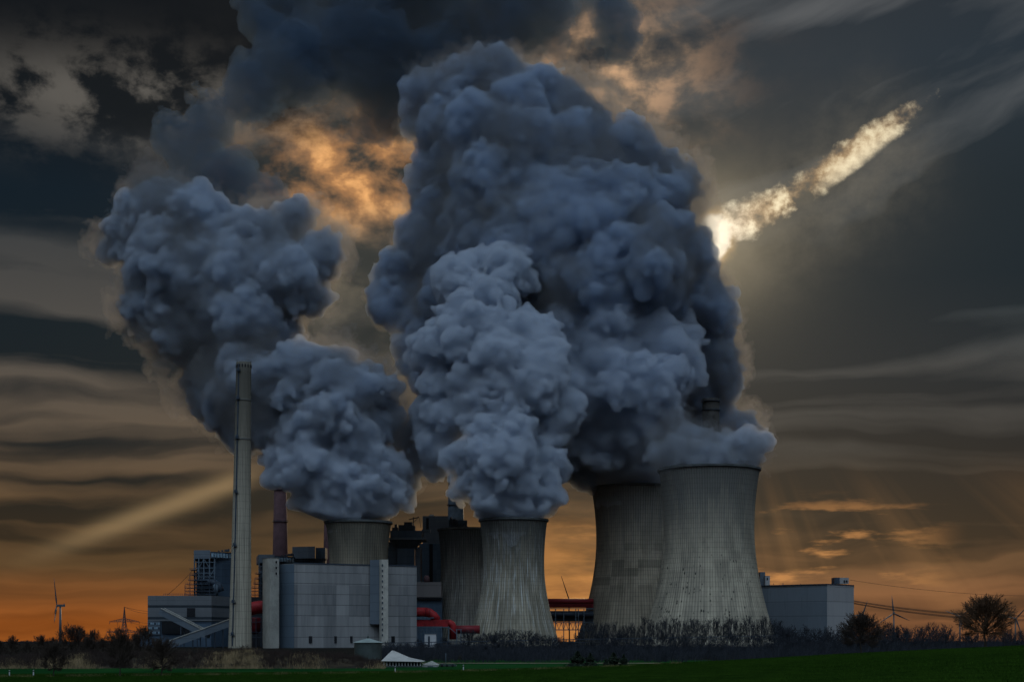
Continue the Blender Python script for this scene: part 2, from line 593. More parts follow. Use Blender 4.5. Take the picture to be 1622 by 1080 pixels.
M['twig_blue'] = plain('grey_twigs', (.024, .029, .038), .95, .35, .3)
M['shrub'] = plain('brown_shrub_twigs', (.036, .026, .022), .95, .4, .3)
M['ever'] = plain('dark_evergreen', (.022, .035, .022), .95, .4, .5)
M['twig_rust'] = plain('rusty_twigs', (.10, .058, .034), .95, .3, 1.0)
M['wire'] = plain('cable_black', (.02, .02, .022), .6, .1, .3)

# ---------------------------------------------------------------- ground
CRESTD = 250.0
_cr = [(-600, 1075), (0, 1072), (300, 1069), (600, 1066), (811, 1061), (1000, 1054), (1160, 1045.5), (1362, 1033.5), (1622, 1021), (2200, 998)]


def crest_z(x, d=CRESTD):
    px = CX + x * FPX / d
    for (a, ya), (b, yb) in zip(_cr, _cr[1:]):
        if px <= b:
            t = max(0, (px - a) / (b - a))
            return (HY - (ya + (yb - ya) * t)) * d / FPX
    return (HY - _cr[-1][1]) * d / FPX


def ground_z(x, y):
    d = CRESTD
    if y > 2200:                                        # the plateau ends behind the works
        return PLAIN - (y - 2200) * .014
    if y < d:
        t = max(y, -60) / d
        xs = x / max(t, .2) if y > 0 else x * 5
        zc = crest_z(max(-170, min(170, xs)))
        z = -1.75 + max(t, 0) * (zc + 1.75)
        return z - .35 * (math.sin(x * .09 + 1) * math.sin(y * .035)) * min(1, max(t, 0)) * .3
    xs = x * d / y
    zc = crest_z(max(-170, min(170, xs)))
    t = min(1, (y - d) / 190.0)
    s = t * t * (3 - 2 * t)
    return zc + (PLAIN - zc) * s


def grid_mesh(name, xs, ys, zf, mat):
    m = MB()
    vs = [(x, y, zf(x, y)) for y in ys for x in xs]
    n = len(xs)
    fs = [(j * n + i, j * n + i + 1, (j + 1) * n + i + 1, (j + 1) * n + i) for j in range(len(ys) - 1) for i in range(n - 1)]
    m.add(vs, fs, True)
    return m.build(name, mat)


def field_mat():
    m, t, b, o = mat_base('winter_field', .95)
    x, y, z = sep(t, o)
    n = noise(t, vec(t, x * .5, y * .12), 1.0, 6, .65)
    f = noise(t, vec(t, x * 4.0, y * .8), 1.0, 4, .7)
    p = noise(t, vec(t, x * .02, y * .012, 3), 1.0, 4, .5)
    k = n * .45 + f * .35 + p * .2
    near = mixc(t, k.ss(.36, .64), (.006, .018, .003), (.019, .048, .006))
    far = mixc(t, p.ss(.4, .6), (.008, .044, .012), (.014, .062, .016))
    scrub = mixc(t, n.ss(.4, .6), (.012, .012, .011), (.026, .024, .020))
    c = mixc(t, y.ss(300, 420), near, far)
    c = mixc(t, (y + (p - .5) * 60).ss(640, 690), c, scrub)
    b.inputs['Specular IOR Level'].default_value = 0.0
    b.inputs['Roughness'].default_value = 1.0
    t.links.new(c.s, b.inputs['Base Color'])
    bump(t, b, n + f * .6, .8, .25)
    return m


_ys = [-60, -20, 0] + [10 * i for i in range(1, 51)] + [520, 560, 620, 700, 800, 950, 1100, 1300, 1500, 1800, 2200, 2300, 2500, 3000, 5000, 9000, 18000, 30000]
_xs = [-30000, -9000, -3000, -1200, -700] + [-500 + 20 * i for i in range(51)] + [700, 1200, 3000, 9000, 30000]
tag(grid_mesh('ground', _xs, _ys, ground_z, field_mat()), kind='structure')


def path_mat():
    m, t, b, o = mat_base('pale_track', .95)
    n = noise(t, o, .4, 5, .6)
    t.links.new(mixc(t, n, (.16, .12, .09), (.30, .24, .18)).s, b.inputs['Base Color'])
    return m


# a pale farm track along the far edge of the green strip
trk = MB()
for x in range(-60, 170, 10):
    trk.add([(x, 588, PLAIN + .05), (x + 10, 588, PLAIN + .05), (x + 10, 598, PLAIN + .05), (x, 598, PLAIN + .05)], [(0, 1, 2, 3)])
tag(trk.build('track', path_mat()), kind='structure')


def bank_z(x, y):
    """rough bank that hides the foot of the works on the left"""
    px = CX + x * FPX / y
    fade = 1.0 if px < 520 else max(0.0, 1 - (px - 520) / 95)
    p = max(0.0, 1 - abs(y - 545) / 40) ** .6
    h = 4.6 + .7 * math.sin(x * .11) + .5 * math.sin(x * .31 + 1)
    h -= 1.6 * max(0.0, min(1.0, (250 - px) / 60))
    return PLAIN - .3 + h * p * fade


def scrub_mat():
    m, t, b, o = mat_base('dry_grass_bank', .98)
    x, y, z = sep(t, o)
    n = noise(t, vec(t, x * .12, y * .1, z * .6), 1.0, 6, .65)
    f = noise(t, vec(t, x * 1.3, y * 1.0, z * .5), 1.0, 4, .7)
    c = mixc(t, (n * .6 + f * .4).ss(.38, .66), (.010, .009, .007), (.065, .048, .028))
    t.links.new(c.s, b.inputs['Base Color'])
    bump(t, b, f, .9, .5)
    return m


tag(grid_mesh('bank', [-330 + 5 * i for i in range(66)], [500 + 6 * i for i in range(16)], bank_z, scrub_mat()), kind='structure')

# ---------------------------------------------------------------- cooling towers
def cooling_tower(px, D, rt, rw, rb, py_top, py_waist, py_base, mat, label, ribs=0):
    s = D / FPX
    x0 = (px - CX) * s
    root = thing('cooling_tower', label, 'cooling tower', (x0, D, PLAIN), 'hyperbolic cooling towers')
    H = (HY - py_top) * s - PLAIN
    zw = (HY - py_waist) * s - PLAIN
    zb = (HY - py_base) * s - PLAIN
    rt, rw, rb = rt * s, rw * s, rb * s
    bl = (zw - zb) / math.sqrt((rb / rw) ** 2 - 1)
    bu = (H - zw) / math.sqrt((rt / rw) ** 2 - 1)
    prof = []
    for i in range(41):
        z = H * i / 40
        b = bl if z < zw else bu
        prof.append((rw * math.sqrt(1 + ((z - zw) / b) ** 2), z))
    m = MB()
    c = (0, 0)
    m.lathe(c, prof, 128)
    inner = [(r - 1.0, z) for r, z in reversed(prof)]
    m.lathe(c, [(prof[-1][0], H), (prof[-1][0] - 1.0, H)], 128, False)
    m.lathe(c, inner, 128)
    m.v = [(a + x0, b + D, cc + PLAIN) for a, b, cc in m.v]
    m.build('shell', mat, root)
    r = MB()
    rr = prof[-1][0]
    r.lathe((x0, D), [(rr - .02, H + PLAIN - 2.2), (rr + 1.3, H + PLAIN - 1.4), (rr + 1.3, H + PLAIN + .5), (rr - .9, H + PLAIN + .5), (rr - .98, H + PLAIN - .4)], 128, False)
    r.build('rim', M['tower_rim'], root)
    return root


M['tower_rim'] = plain('dark_damp_concrete', (.075, .085, .088), .9, .35, .2)
T_A = tower_mat('concrete_brown_ribs', 72, 3.4, (.34, .305, .225), (.105, .095, .072), (.07, .07, .062), H=119, sd=1.0, stain=.7, patch=.2)
T_B = tower_mat('concrete_lime_runs', 84, 3.6, (.38, .35, .27), (.14, .13, .10), (.045, .052, .056), white=.75, H=121, sd=2.0, stain=.85)
T_B2 = tower_mat('concrete_dark_runs', 84, 3.6, (.36, .36, .32), (.125, .13, .125), (.045, .058, .066), white=.5, H=121, sd=3.0, stain=.9)
T_C = tower_mat('concrete_grey_blocks', 110, 4.6, (.44, .40, .31), (.19, .175, .135), (.10, .105, .105), patch=.5, H=169, sd=4.0, stain=.85)
T_D = tower_mat('concrete_pitted', 120, 4.6, (.50, .455, .35), (.215, .20, .16), (.11, .118, .118), H=169, sd=5.0, stain=.85, spots=.95, patch=.15)
cooling_tower(568, 1424, 52, 46, 66, 827, 895, 1000, T_A, 'small brown stained cooling tower rising behind the pale grey clad hall with the stair tower')
cooling_tower(813.5, 1400, 53.5, 48.5, 67, 823.5, 892, 1000, T_B, 'cooling tower with white lime streaks standing behind bare trees right of the red ducts')
cooling_tower(743, 1527, 49, 44.5, 62, 838.5, 901, 1000, T_B2, 'dark streaked cooling tower half hidden behind the one with white lime streaks')
cooling_tower(1007.5, 1576, 70.6, 63, 90, 772.5, 855, 1001, T_C, 'tall cooling tower with dark square patches, partly hidden behind the tallest one')
cooling_tower(1123, 1400, 79.5, 71, 101, 744, 838, 1001, T_D, 'tallest cooling tower, pale concrete pitted with black spots, nearest on the right')


# ---------------------------------------------------------------- chimneys
def conc_stack_mat():
    m, t, b, o = mat_base('streaked_chimney_concrete', .9)
    x, y, z = sep(t, o)
    th = y.m('ARCTAN2', x)
    rg = z / 6.0
    rl = rg - rg.m('FLOOR')
    st = noise(t, vec(t, th * 7.0, z * .008), 1.0, 5, .6)
    st2 = noise(t, vec(t, th * 22.0, z * .03), 1.0, 4, .6)
    c = mixc(t, (st * .6 + st2 * .4).ss(.36, .64), (.14, .13, .105), (.46, .43, .345))
    soot = (z / 245.0 + (st - .5) * .8).ss(.40, .95)
    c = mixc(t, soot * .85, c, (.055, .056, .05))
    c = mixc(t, (1.0 - rl.ss(.03, .1)) * .35, c, (.09, .09, .08))
    t.links.new(c.s, b.inputs['Base Color'])
    bump(t, b, st2 + rl.ss(0, .08) * .3, .4, .3)
    return m


root = thing('chimney', 'very tall slender pale concrete chimney with a ladder line and small platforms', 'chimney', ((380 - CX) * 1200 / FPX, 1200, PLAIN))
cx0 = root.location.x
HT = hgt(574, 1200)
def crad(z):
    k = (z - PLAIN) / (HT - PLAIN)
    return 9.6 * (1 - k) ** 1.5 + 6.2 * (1 - (1 - k) ** 1.5)
m = MB()
zs = [PLAIN + (HT - PLAIN) * i / 30 for i in range(31)]
def lean(z):
    return (z - PLAIN) / (HT - PLAIN) * 3.2
for i in range(30):
    pass
vs_prof = [(crad(z), z) for z in zs]
m.lathe((cx0, 1200), vs_prof + [(crad(HT) - .8, HT), (crad(HT) - .8, HT - 6)], 48)
def shear(mb):
    mb.v = [(x + lean(z), y, z) for x, y, z in mb.v]
    return mb
shear(m).build('shaft', conc_stack_mat(), root)
lad = MB()
for k in range(60):
    z0, z1 = PLAIN + 2 + k * 3.98, PLAIN + 2 + (k + 1) * 3.98
    if z1 > HT:
        break
    for th_, w in ((-2.05, .9),):
        a = Vector((cx0 + (crad(z0) + .35) * math.cos(th_), 1200 + (crad(z0) + .35) * math.sin(th_), z0))
        b_ = Vector((cx0 + (crad(z1) + .35) * math.cos(th_), 1200 + (crad(z1) + .35) * math.sin(th_), z1))
        lad.bar(a, b_, w, .7)
shear(lad).build('ladder', M['steel'], root)
for py in (590, 634, 696, 782, 866, 955, 1006):
    z = hgt(py, 1200)
    p = MB()
    th_ = -2.05
    c = Vector((cx0 + (crad(z) + .8) * math.cos(th_), 1200 + (crad(z) + .8) * math.sin(th_), z))
    p.box(c.x - 2.0, c.x + 2.0, c.y - 1.2, c.y + .6, z, z + .35)
    p.box(c.x - 1.2, c.x + 1.0, c.y - .8, c.y + .5, z + .36, z + 2.8)
    for dx in (-1.9, 0, 1.9):
        p.bar((c.x + dx, c.y - 1.1, z), (c.x + dx, c.y - 1.1, z + 1.5), .14)
    p.bar((c.x - 2, c.y - 1.1, z + 1.5), (c.x + 2, c.y - 1.1, z + 1.5), .14)
    shear(p).build('platform', M['steel'], root)
for py in (634, 696):
    z = hgt(py, 1200)
    p = MB()
    p.lathe((cx0, 1200), [(crad(z), z - .5), (crad(z) + .5, z - .4), (crad(z) + .5, z + .5), (crad(z), z + .6)], 48, False)
    shear(p).build('ring', M['conc_dark'], root)
p = MB()
for k in range(16):
    t_ = 2 * math.pi * k / 16
    x_, y_ = cx0 + (crad(HT) + .05) * math.cos(t_), 1200 + (crad(HT) + .05) * math.sin(t_)
    p.bar((x_, y_, HT - 4.6), (x_, y_, HT - 2.2), .9)
    p.bar((x_, y_, HT), (x_, y_, HT + 1.3), .12)
p.lathe((cx0, 1200), [(crad(HT), HT + 1.2), (crad(HT) + .1, HT + 1.4)], 32, False)
shear(p).build('crown_openings', M['black'], root)


def stack(px, D, py_top, py_bot, rt, rb, mat, label, rings, pos=None):
    s = D / FPX
    x0 = (px - CX) * s
    root = thing('stack', label, 'chimney', (x0, D, PLAIN), 'boiler stacks behind the halls')
    m = MB()
    zt = hgt(py_top, D)
    zr = hgt(py_bot, D)
    k = (rb - rt) / (zt - zr) * (zr - PLAIN)
    m.lathe((x0, D), [((rb) * s + k * s, PLAIN), (rb * s, zr), (rt * s, zt), (rt * s - .8, zt), (rt * s - .8, zt - 8)], 40)
    m.build('shaft', mat, root)
    for py in rings:
        z = hgt(py, D)
        f = (z - zr) / (zt - zr)
        r = (rb + (rt - rb) * f) * s
        p = MB()
        p.lathe((x0, D), [(r + .02, z - .4), (r + 1.3, z - .3), (r + 1.3, z + .1), (r + .02, z + .12)], 40, False)
        p.lathe((x0, D), [(r + 1.2, z + 1.2), (r + 1.3, z + 1.45)], 40, False)
        for q in range(20):
            t_ = 2 * math.pi * q / 20
            p.bar((x0 + (r + 1.25) * math.cos(t_), D + (r + 1.25) * math.sin(t_), z), (x0 + (r + 1.25) * math.cos(t_), D + (r + 1.25) * math.sin(t_), z + 1.4), .12)
        p.build('platform', M['steel'], root)
    return root


stack(444, 1700, 773, 885, 9.6, 12.0, M['brown'], 'reddish brown stack with its mouth in steam, just right of the tall pale chimney', [776, 826])
stack(524, 1700, 800, 890, 9.6, 12.0, M['brown'], 'reddish brown stack showing as a sliver at the left edge of the brown cooling tower', [826])
stack(722, 1720, 752, 885, 11.5, 13.5, M['steel_mid'], 'grey stack rising from the dark boiler house into the steam between the two plumes', [800])
stack(1126, 1560, 632, 760, 13.2, 14.5, plain('sooty_brick', (.04, .038, .035), .9, .4, .15), 'dark sooty stack poking out of the steam above the tallest cooling tower', [636, 650])


# ---------------------------------------------------------------- main clad hall
def loc_of(px, D):
    return ((px - CX) * D / FPX, D, PLAIN)


hall = thing('turbine_hall', 'huge pale grey clad hall with dark panel joints in front of the brown cooling tower', 'power hall', loc_of(550, 1230))
f = quad((466, 1200), (535, 1219), (660, 1256), (660, 1330), (443, 1330), (443, 1216))
zt = hgt(892, 1200)
MB().prism(f, PLAIN, zt).build('wall', M['clad_grey'], hall)
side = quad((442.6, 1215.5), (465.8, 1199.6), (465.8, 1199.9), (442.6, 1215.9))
MB().prism(side, PLAIN, zt - .3).build('side_wall', M['clad_shaded'], hall)
rf = MB()
for (a, b) in ((f[0], f[1]), (f[1], f[2])):
    rf.bar((a[0], a[1] - .25, zt + .35), (b[0], b[1] - .25, zt + .35), .5, .9)
rf.build('parapet', M['steel'], hall)
for px in (489, 528, 553, 620):
    d = MB()
    D = 1200 + (px - 466) * .287 - .35
    d.pbox(px - 5.5, px + 5.5, 1007, 1018, D, .5)
    d.build('gate', M['black'], hall)
st = thing('stair_tower', 'narrow pale concrete stair tower with a column of small windows on the grey hall', 'stair tower', loc_of(607, 1222))
f = quad((601, 1229), (604.5, 1222), (615, 1224), (615, 1240), (601, 1240))
MB().prism(f, PLAIN, hgt(885.5, 1222)).build('wall', M['conc'], st)
f = quad((586, 1232), (600.7, 1229.3), (600.7, 1243), (586, 1243))
MB().prism(f, PLAIN + 20, hgt(886.5, 1232)).build('side_wall', M['clad_mid'], st)
for k in range(14):
    py = 893 + k * 8.5
    w = MB()
    w.pbox(604.9, 606.6, py, py + 3.2, 1221.6, .6)
    w.build('window', M['glass'], st)
ct = thing('corner_tower', 'pale concrete corner tower with three small windows beside the left end of the grey hall', 'stair tower', loc_of(430, 1195))
f = quad((416, 1212), (428.5, 1195), (442, 1205), (442, 1225), (416, 1225))
MB().prism(f, PLAIN, hgt(884, 1200)).build('wall', M['conc'], ct)
MB().prism(quad((415.7, 1212), (428.5, 1194.7), (442.3, 1205), (442.3, 1225.3), (415.7, 1225.3)), hgt(884, 1200), hgt(884, 1200) + .6).build('parapet', M['conc_dark'], ct)
for py in (888, 897, 906):
    w = MB()
    w.pbox(436.5, 438.6, py, py + 3.6, 1200.6, .8)
    w.build('window', M['black'], ct)

# roof plant behind the grey hall
rp = thing('penthouse', 'blue grey plant box above the roof of the pale grey hall', 'roof plant', loc_of(484, 1560))
MB().prism(quad((463, 1552), (499, 1545), (499, 1580), (463, 1580)), hgt(884, 1550), hgt(865.5, 1550)).build('wall', M['clad_mid'], rp)
b = MB()
b.pbox(500, 515, 867, 884, 1556, 20)
b.pbox(466, 515, 884, 1003, 1562, 14, z0=PLAIN)
b.build('side_box', M['clad_dark'], rp)
b = MB()
for px in (464, 470, 480, 490, 497, 503, 511):
    b.pbox(px, px + 1.2, 884, 892, 1553, 1)
b.pbox(462, 516, 886.5, 887.5, 1551, 1)
b.build('steel_frame', M['steel'], rp)


# ---------------------------------------------------------------- left works: coal bunker hall, boiler houses, conveyors
cb = thing('bunker_hall', 'long low slate blue hall with dark bands at the left end of the works', 'power hall', loc_of(290, 1310))
f = quad((234, 1300), (335, 1300), (366, 1345), (420, 1350), (420, 1420), (234, 1420))
zt = hgt(943, 1300)
MB().prism(f, hgt(983, 1300), zt).build('wall', cladding('bunker_cladding', (.135, .15, .165), (.10, .115, .13), 5.2, 4.3, .45, band=[(hgt(962, 1300) - PLAIN, hgt(958, 1300) - PLAIN, (.02, .03, .04)), (hgt(980.5, 1300) - PLAIN, hgt(976.5, 1300) - PLAIN, (.02, .03, .04))]), cb)
MB().prism(quad((234.4, 1301), (334.6, 1301), (365.5, 1346), (419.5, 1351), (419.5, 1419), (234.4, 1419)), PLAIN, hgt(983, 1300) - .01).build('base', M['clad_dark'], cb)
for a, bpy_, c_, d_ in ((256, 300, 984, 1003), (296, 309, 962.5, 976), ):
    MB().pbox(a, bpy_, c_, d_, 1299.6, .6).build('recess', M['black'], cb)
for r_ in range(3):
    py = 985.5 + r_ * 7.2
    w = MB()
    w.pbox(233.8, 253.6, py - 2.0, py + 5.0, 1299.9, .8)
    w.build('window_band', M['clad_mid'], cb)
    for k in range(6):
        w = MB()
        w.pbox(235.2 + k * 3.1, 237.2 + k * 3.1, py, py + 3.2, 1299.55, .5)
        w.build('window', M['glass_lit'] if (k + r_) % 3 else M['glass'], cb)
w = MB()
for px in range(259, 309, 3):
    w.pbox(px, px + .35, 939.8, 943, 1310, .3)
w.pbox(259, 309, 939.8, 940.3, 1310, .3)
w.build('railing', M['steel'], cb)
MB().pbox(221, 234, 1000, 1003, 1296, 40, z0=PLAIN).build('annexe', M['clad_dark'], cb)


def boiler_house(label, px_shift=0.0):
    D = 1460
    r = thing('boiler_house', label, 'boiler house', loc_of(340, D), 'open steel boiler houses on the left')
    MB().prism(quad((307, D), (333, D), (333, D + 50), (307, D + 50)), hgt(884.5, D), hgt(871, D)).build('top_box', M['clad_mid'], r)
    b = MB()
    b.prism(quad((333.2, D + 1), (368, D + 22), (368, D + 60), (333.2, D + 60)), hgt(884, D), hgt(873, D))
    b.build('top_gallery', M['clad_dark'], r)
    b = MB()
    for i in range(7):
        a = at(335 + i * 4.6, D + 1 + i * 3.1)
        b.box(a.x, a.x + 2.2, D + .3 + i * 3.1, D + 1.4 + i * 3.1, hgt(882, D), hgt(875.5, D))
    b.build('window_strip', M['glass_lit'], r)
    MB().prism(quad((338, D + 8), (368, D + 22), (368, D + 60), (338, D + 60)), PLAIN, hgt(884.2, D)).build('boiler_wall', M['clad_dark'], r)
    fr = MB()
    for px in (308, 315, 323, 332, 340):
        for dd in (0, 20):
            p = at(px, D)
            fr.bar((p.x, D + dd, hgt(943, D) - 30), (p.x, D + dd, hgt(884, D)), 1.1)
    for py in (890, 899, 907, 913, 918, 924, 930, 936, 941):
        a, b_ = at(308, D), at(342, D)
        for dd in (0, 20):
            fr.bar((a.x, D + dd, hgt(py, D)), (b_.x, D + dd, hgt(py, D)), .8)
    for p0, p1, q0, q1 in ((315, 323, 899, 885), (323, 332, 885, 899), (308, 315, 913, 900), (332, 340, 913, 900)):
        fr.bar((at(p0, D).x, D, hgt(q0, D)), (at(p1, D).x, D, hgt(q1, D)), .7)
    fr.build('steel_frame', M['steel_mid'], r)
    MB().prism(quad((311, D + 12), (338, D + 12), (338, D + 45), (311, D + 45)), PLAIN, hgt(886, D)).build('boiler_casing', M['steel'], r)
    for x0, x1, py in ((303, 312, 903), (303.5, 312, 911), (300.5, 330, 919.5), (296, 334, 926), (295, 340, 931.5), (295, 344, 937), (295, 344, 942)):
        p = MB()
        a, b_ = at(x0, D), at(x1, D)
        z = hgt(py, D)
        p.box(a.x, b_.x, D - 7, D + 8, z, z + .45)
        n = max(2, int((x1 - x0) / 3))
        for i in range(n + 1):
            x = a.x + (b_.x - a.x) * i / n
            p.bar((x, D - 6.8, z), (x, D - 6.8, z + 1.9), .16)
        p.bar((a.x, D - 6.8, z + 1.9), (b_.x, D - 6.8, z + 1.9), .18)
        p.bar((a.x, D - 6.8, z + 1.0), (b_.x, D - 6.8, z + 1.0), .14)
        p.build('platform', M['steel'], r)
    fr = MB()
    for x in (295.4, 303, 312, 322, 334, 343):
        p = at(x, D)
        fr.bar((p.x, D - 6.5, hgt(943, D) - 2), (p.x, D - 6.5, hgt(926 if x < 300 else 910, D)), .5)
    fr.build('platform_posts', M['steel'], r)
    d = MB()
    a = at(318, D, 922)
    b_ = at(340, D, 922)
    d.tube([(a.x, D - 2, a.z), (b_.x, D - 2, b_.z), (b_.x + 5, D - 2, b_.z - 3), (b_.x + 6.5, D - 2, b_.z - 9)], 3.3, 16)
    d.build('duct', M['steel'], r)
    d = MB()
    a = at(343, D, 933)
    d.lathe((a.x, D - 3), [(.8, a.z - 7), (3.2, a.z - 1), (3.2, a.z + 4), (2.4, a.z + 5)], 20, True, True)
    d.build('hopper', M['steel_mid'], r)
    d = MB()
    for px, w_, h_ in ((352, 3, 2.2), (358, 5, 3.2), (362, 3, 4.0), (346, 2, 1.6)):
        d.pbox(px - w_ / 2, px + w_ / 2, 873 - h_, 873, D + 14, 8)
    d.build('roof_fan', M['steel'], r)
    return r


bh = boiler_house('blue grey boiler house of open steelwork and platforms, left of the tall pale chimney')
b2 = copy_tree(bh)
b2.location = (bh.location.x + 89 * 1500 / FPX, 1500, PLAIN - 2.2)
b2['label'] = 'blue grey boiler house of open steelwork showing between the tall chimney and the corner tower'
cbl = MB()
a, b_ = at(305, 1455, 903), at(266, 1400, 941)
cbl.tube([a.lerp(b_, i / 8) - Vector((0, 0, 4.0 * (i / 8) * (1 - i / 8))) for i in range(9)], .2, 5)
tag(cbl.build('stay_cable', M['wire']), 'thin dark cable slanting from the steel platforms down to the low hall roof', 'cable')


def gallery(name, label, p0, p1, w, h, legs):
    """enclosed belt conveyor on legs, from point p0 to point p1"""
    r = thing(name, label, 'conveyor', (p0.x, p0.y, PLAIN), 'inclined conveyor galleries')
    m = MB()
    m.bar(p0, p1, w, h)
    m.build('gallery', M['clad_mid'], r)
    d = (p1 - p0).normalized()
    u = d.cross(Vector((0, 0, 1))).normalized()
    n = u.cross(d)
    rf = MB()
    off = n * (h / 2 + .12)
    rf.bar(p0 + off, p1 + off, w + .7, .22)
    rf.build('roof', M['conc_dark'], r)
    rl = MB()
    for sd in (-1, 1):
        rl.bar(p0 + off * 1.22 + u * (w * .42 * sd), p1 + off * 1.22 + u * (w * .42 * sd), .35, .35)
    L = (p1 - p0).length
    rl.build('roof_rail', M['conc'], r)
    for i in range(1, int(L / 7)):
        jt = MB()
        c = p0.lerp(p1, i * 7 / L)
        jt.bar(c - u * (w / 2 + .05) - n * (h * .5), c - u * (w / 2 + .05) + n * (h * .45), .3)
        jt.build('joint_rib', M['steel'], r)
    for t_ in legs:
        c = p0.lerp(p1, t_)
        lg = MB()
        for sd in (-1, 1):
            lg.bar((c.x + u.x * w * .35 * sd, c.y + u.y * w * .35 * sd, PLAIN), (c.x + u.x * w * .35 * sd, c.y + u.y * w * .35 * sd, c.z - h * .5), .8)
        lg.bar((c.x - u.x * w * .35, c.y - u.y * w * .35, (c.z + PLAIN) / 2), (c.x + u.x * w * .35, c.y + u.y * w * .35, (c.z + PLAIN) / 2), .5)
        lg.build('trestle', M['steel'], r)
    return r


gallery('conveyor_bridge', 'enclosed conveyor sloping down to the right across the low slate hall', at(256, 1285, 968), at(330, 1265, 1006), 6.5, 5.2, (.45, .8))
gallery('conveyor_bridge', 'enclosed conveyor rising to the right towards the foot of the tall chimney', at(268, 1235, 1021), at(374, 1250, 983), 7.5, 5.6, (.35, .55, .68, .8))

# red flue duct between the chimney and the corner tower
rd = thing('flue_duct', 'bright red flue duct and vessel between the tall chimney and the corner tower', 'duct', loc_of(406, 1262), 'red flue ducts')
d = MB()
a = at(406, 1262, 975)
d.tube([(at(392, 1262).x, 1262, hgt(967, 1262)), (at(400, 1262).x, 1262, hgt(963, 1262)), (at(411, 1262).x, 1262, hgt(961, 1262)), (at(424, 1262).x, 1262, hgt(961, 1262))], [5.2, 5.6, 5.6, 5.6], 24)
d.build('elbow', M['red'], rd)
d = MB()
d.lathe((at(404, 1264).x, 1264), [(1.5, hgt(1004, 1264)), (5.2, hgt(999, 1264)), (6.0, hgt(992, 1264)), (6.0, hgt(980, 1264)), (5.4, hgt(977.5, 1264))], 28, True, True)
d.build('vessel', M['red_dark'], rd)
d = MB()
for py in (976, 984, 1000, 1008):
    d.pbox(396, 418, py, py + 1, 1256, 1)
for px in (398, 405, 413):
    d.pbox(px, px + .9, 975, 1003, 1256.5, .6, z0=PLAIN)
d.build('steel_frame', M['steel'], rd)
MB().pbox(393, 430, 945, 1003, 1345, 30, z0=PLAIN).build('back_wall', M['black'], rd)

# ---------------------------------------------------------------- middle works
fl = thing('flared_tower', 'dark blue service tower with a flared head just right of the brown cooling tower', 'tower', loc_of(644, 1500))
D = 1500
f0 = quad((629, D), (657, D), (657, D + 22), (629, D + 22))
f1 = quad((617, D - 5), (669, D - 5), (669, D + 34), (617, D + 34))
m = MB()
m.prism(f0, PLAIN, hgt(868, D))
m.build('shaft', M['clad_dark'], fl)
m = MB()
z0, z1 = hgt(868, D) + .02, hgt(854.5, D)
vs = [(x, y, z0) for x, y in f0] + [(x, y, z1) for x, y in f1]
m.add(vs, [(0, 1, 5, 4), (1, 2, 6, 5), (2, 3, 7, 6), (3, 0, 4, 7), (3, 2, 1, 0), (4, 5, 6, 7)])
m.build('flare', M['steel'], fl)
m = MB()
m.pbox(615, 673, 851.5, 854.3, D - 7, 46)
m.build('deck', M['steel_mid'], fl)
m = MB()
m.pbox(618, 668, 840, 851.3, D - 2, 34)
m.build('head', M['clad_dark'], fl)
for (x0, x1, y0, y1) in ((621, 630, 835, 840), (631, 640, 831, 840), (640, 653, 826.5, 840), (653, 657, 832, 840), (625, 629, 830, 835)):
    m = MB()
    m.pbox(x0, x1, y0, y1 - .1, D + 6, 12)
    m.build('roof_box', M['steel'], fl)
m = MB()
m.bar(at(655, D, 832), at(655, D, 818.5), .8)
m.bar(at(648, D, 822.5), at(664.5, D, 818.5), .9)
m.bar(at(663.8, D, 819), at(667, D, 836), .35)
m.bar(at(655, D, 827), at(662, D, 820), .4)
m.build('crane_jib', M['steel'], fl)
MB().pbox(668.2, 682, 838, 842.5, D + 2, 6).build('bridge', M['steel_mid'], fl)
MB().pbox(612, 628.6, 858, 1003, D + 8, 30, z0=PLAIN).build('annexe', M['clad_dark'], fl)
MB().pbox(657.4, 666, 866, 1003, D + 6, 24, z0=PLAIN).build('lift_shaft', M['clad_mid'], fl)

bb = thing('boiler_block', 'tall pale blue grey boiler block left of the dark streaked cooling tower', 'boiler house', loc_of(690, 1600))
D = 1600
MB().prism(quad((669.5, D), (710.5, D), (710.5, D + 60), (669.5, D + 60)), hgt(860.5, D), hgt(817, D)).build('upper_wall', M['clad_mid'], bb)
MB().prism(quad((710.8, D + 6), (740, D + 16), (740, D + 60), (710.8, D + 60)), hgt(860.5, D), hgt(822, D)).build('side_wing', M['clad_dark'], bb)
MB().prism(quad((664, D - 4), (712, D - 4), (712, D + 40), (664, D + 40)), PLAIN, hgt(861, D)).build('lower_wall', M['clad_dark'], bb)
MB().pbox(680, 685.5, 861.2, 921, D - 4.5, 1).build('shaft_slot', M['black'], bb)
MB().pbox(675, 679, 820, 838, D - .6, 1).build('grille', M['black'], bb)
MB().pbox(680, 687, 814.5, 816.9, D + 10, 6).build('roof_vent', M['conc'], bb)
m = MB()
rr = random.Random(5)
for k in range(22):
    px = rr.uniform(712, 745)
    h_ = rr.uniform(2, 9) * (1 - (px - 712) / 45)
    m.pbox(px, px + rr.uniform(1.5, 4), 826 + (px - 712) * .35 - h_, 830 + (px - 712) * .5, D + 4 + k * .3, 5)
m.build('roof_machinery', M['steel'], bb)
lb = thing('annexe', 'low grey flat roofed annexe behind the red ducts', 'building', loc_of(680, 1470))
MB().pbox(650, 700, 945.5, 1003, 1470, 24, z0=PLAIN).build('lower_wall', M['clad_dark'], lb)
MB().pbox(650, 699, 921.5, 945.2, 1468, 26).build('upper_wall', cladding('warm_grey_sheet', (.19, .18, .18), (.15, .145, .15), 30, 2.0, .3), lb)
m = MB()
m.pbox(649, 700, 946.5, 948.5, 1466, 3)
m.build('cornice', M['black'], lb)
m = MB()
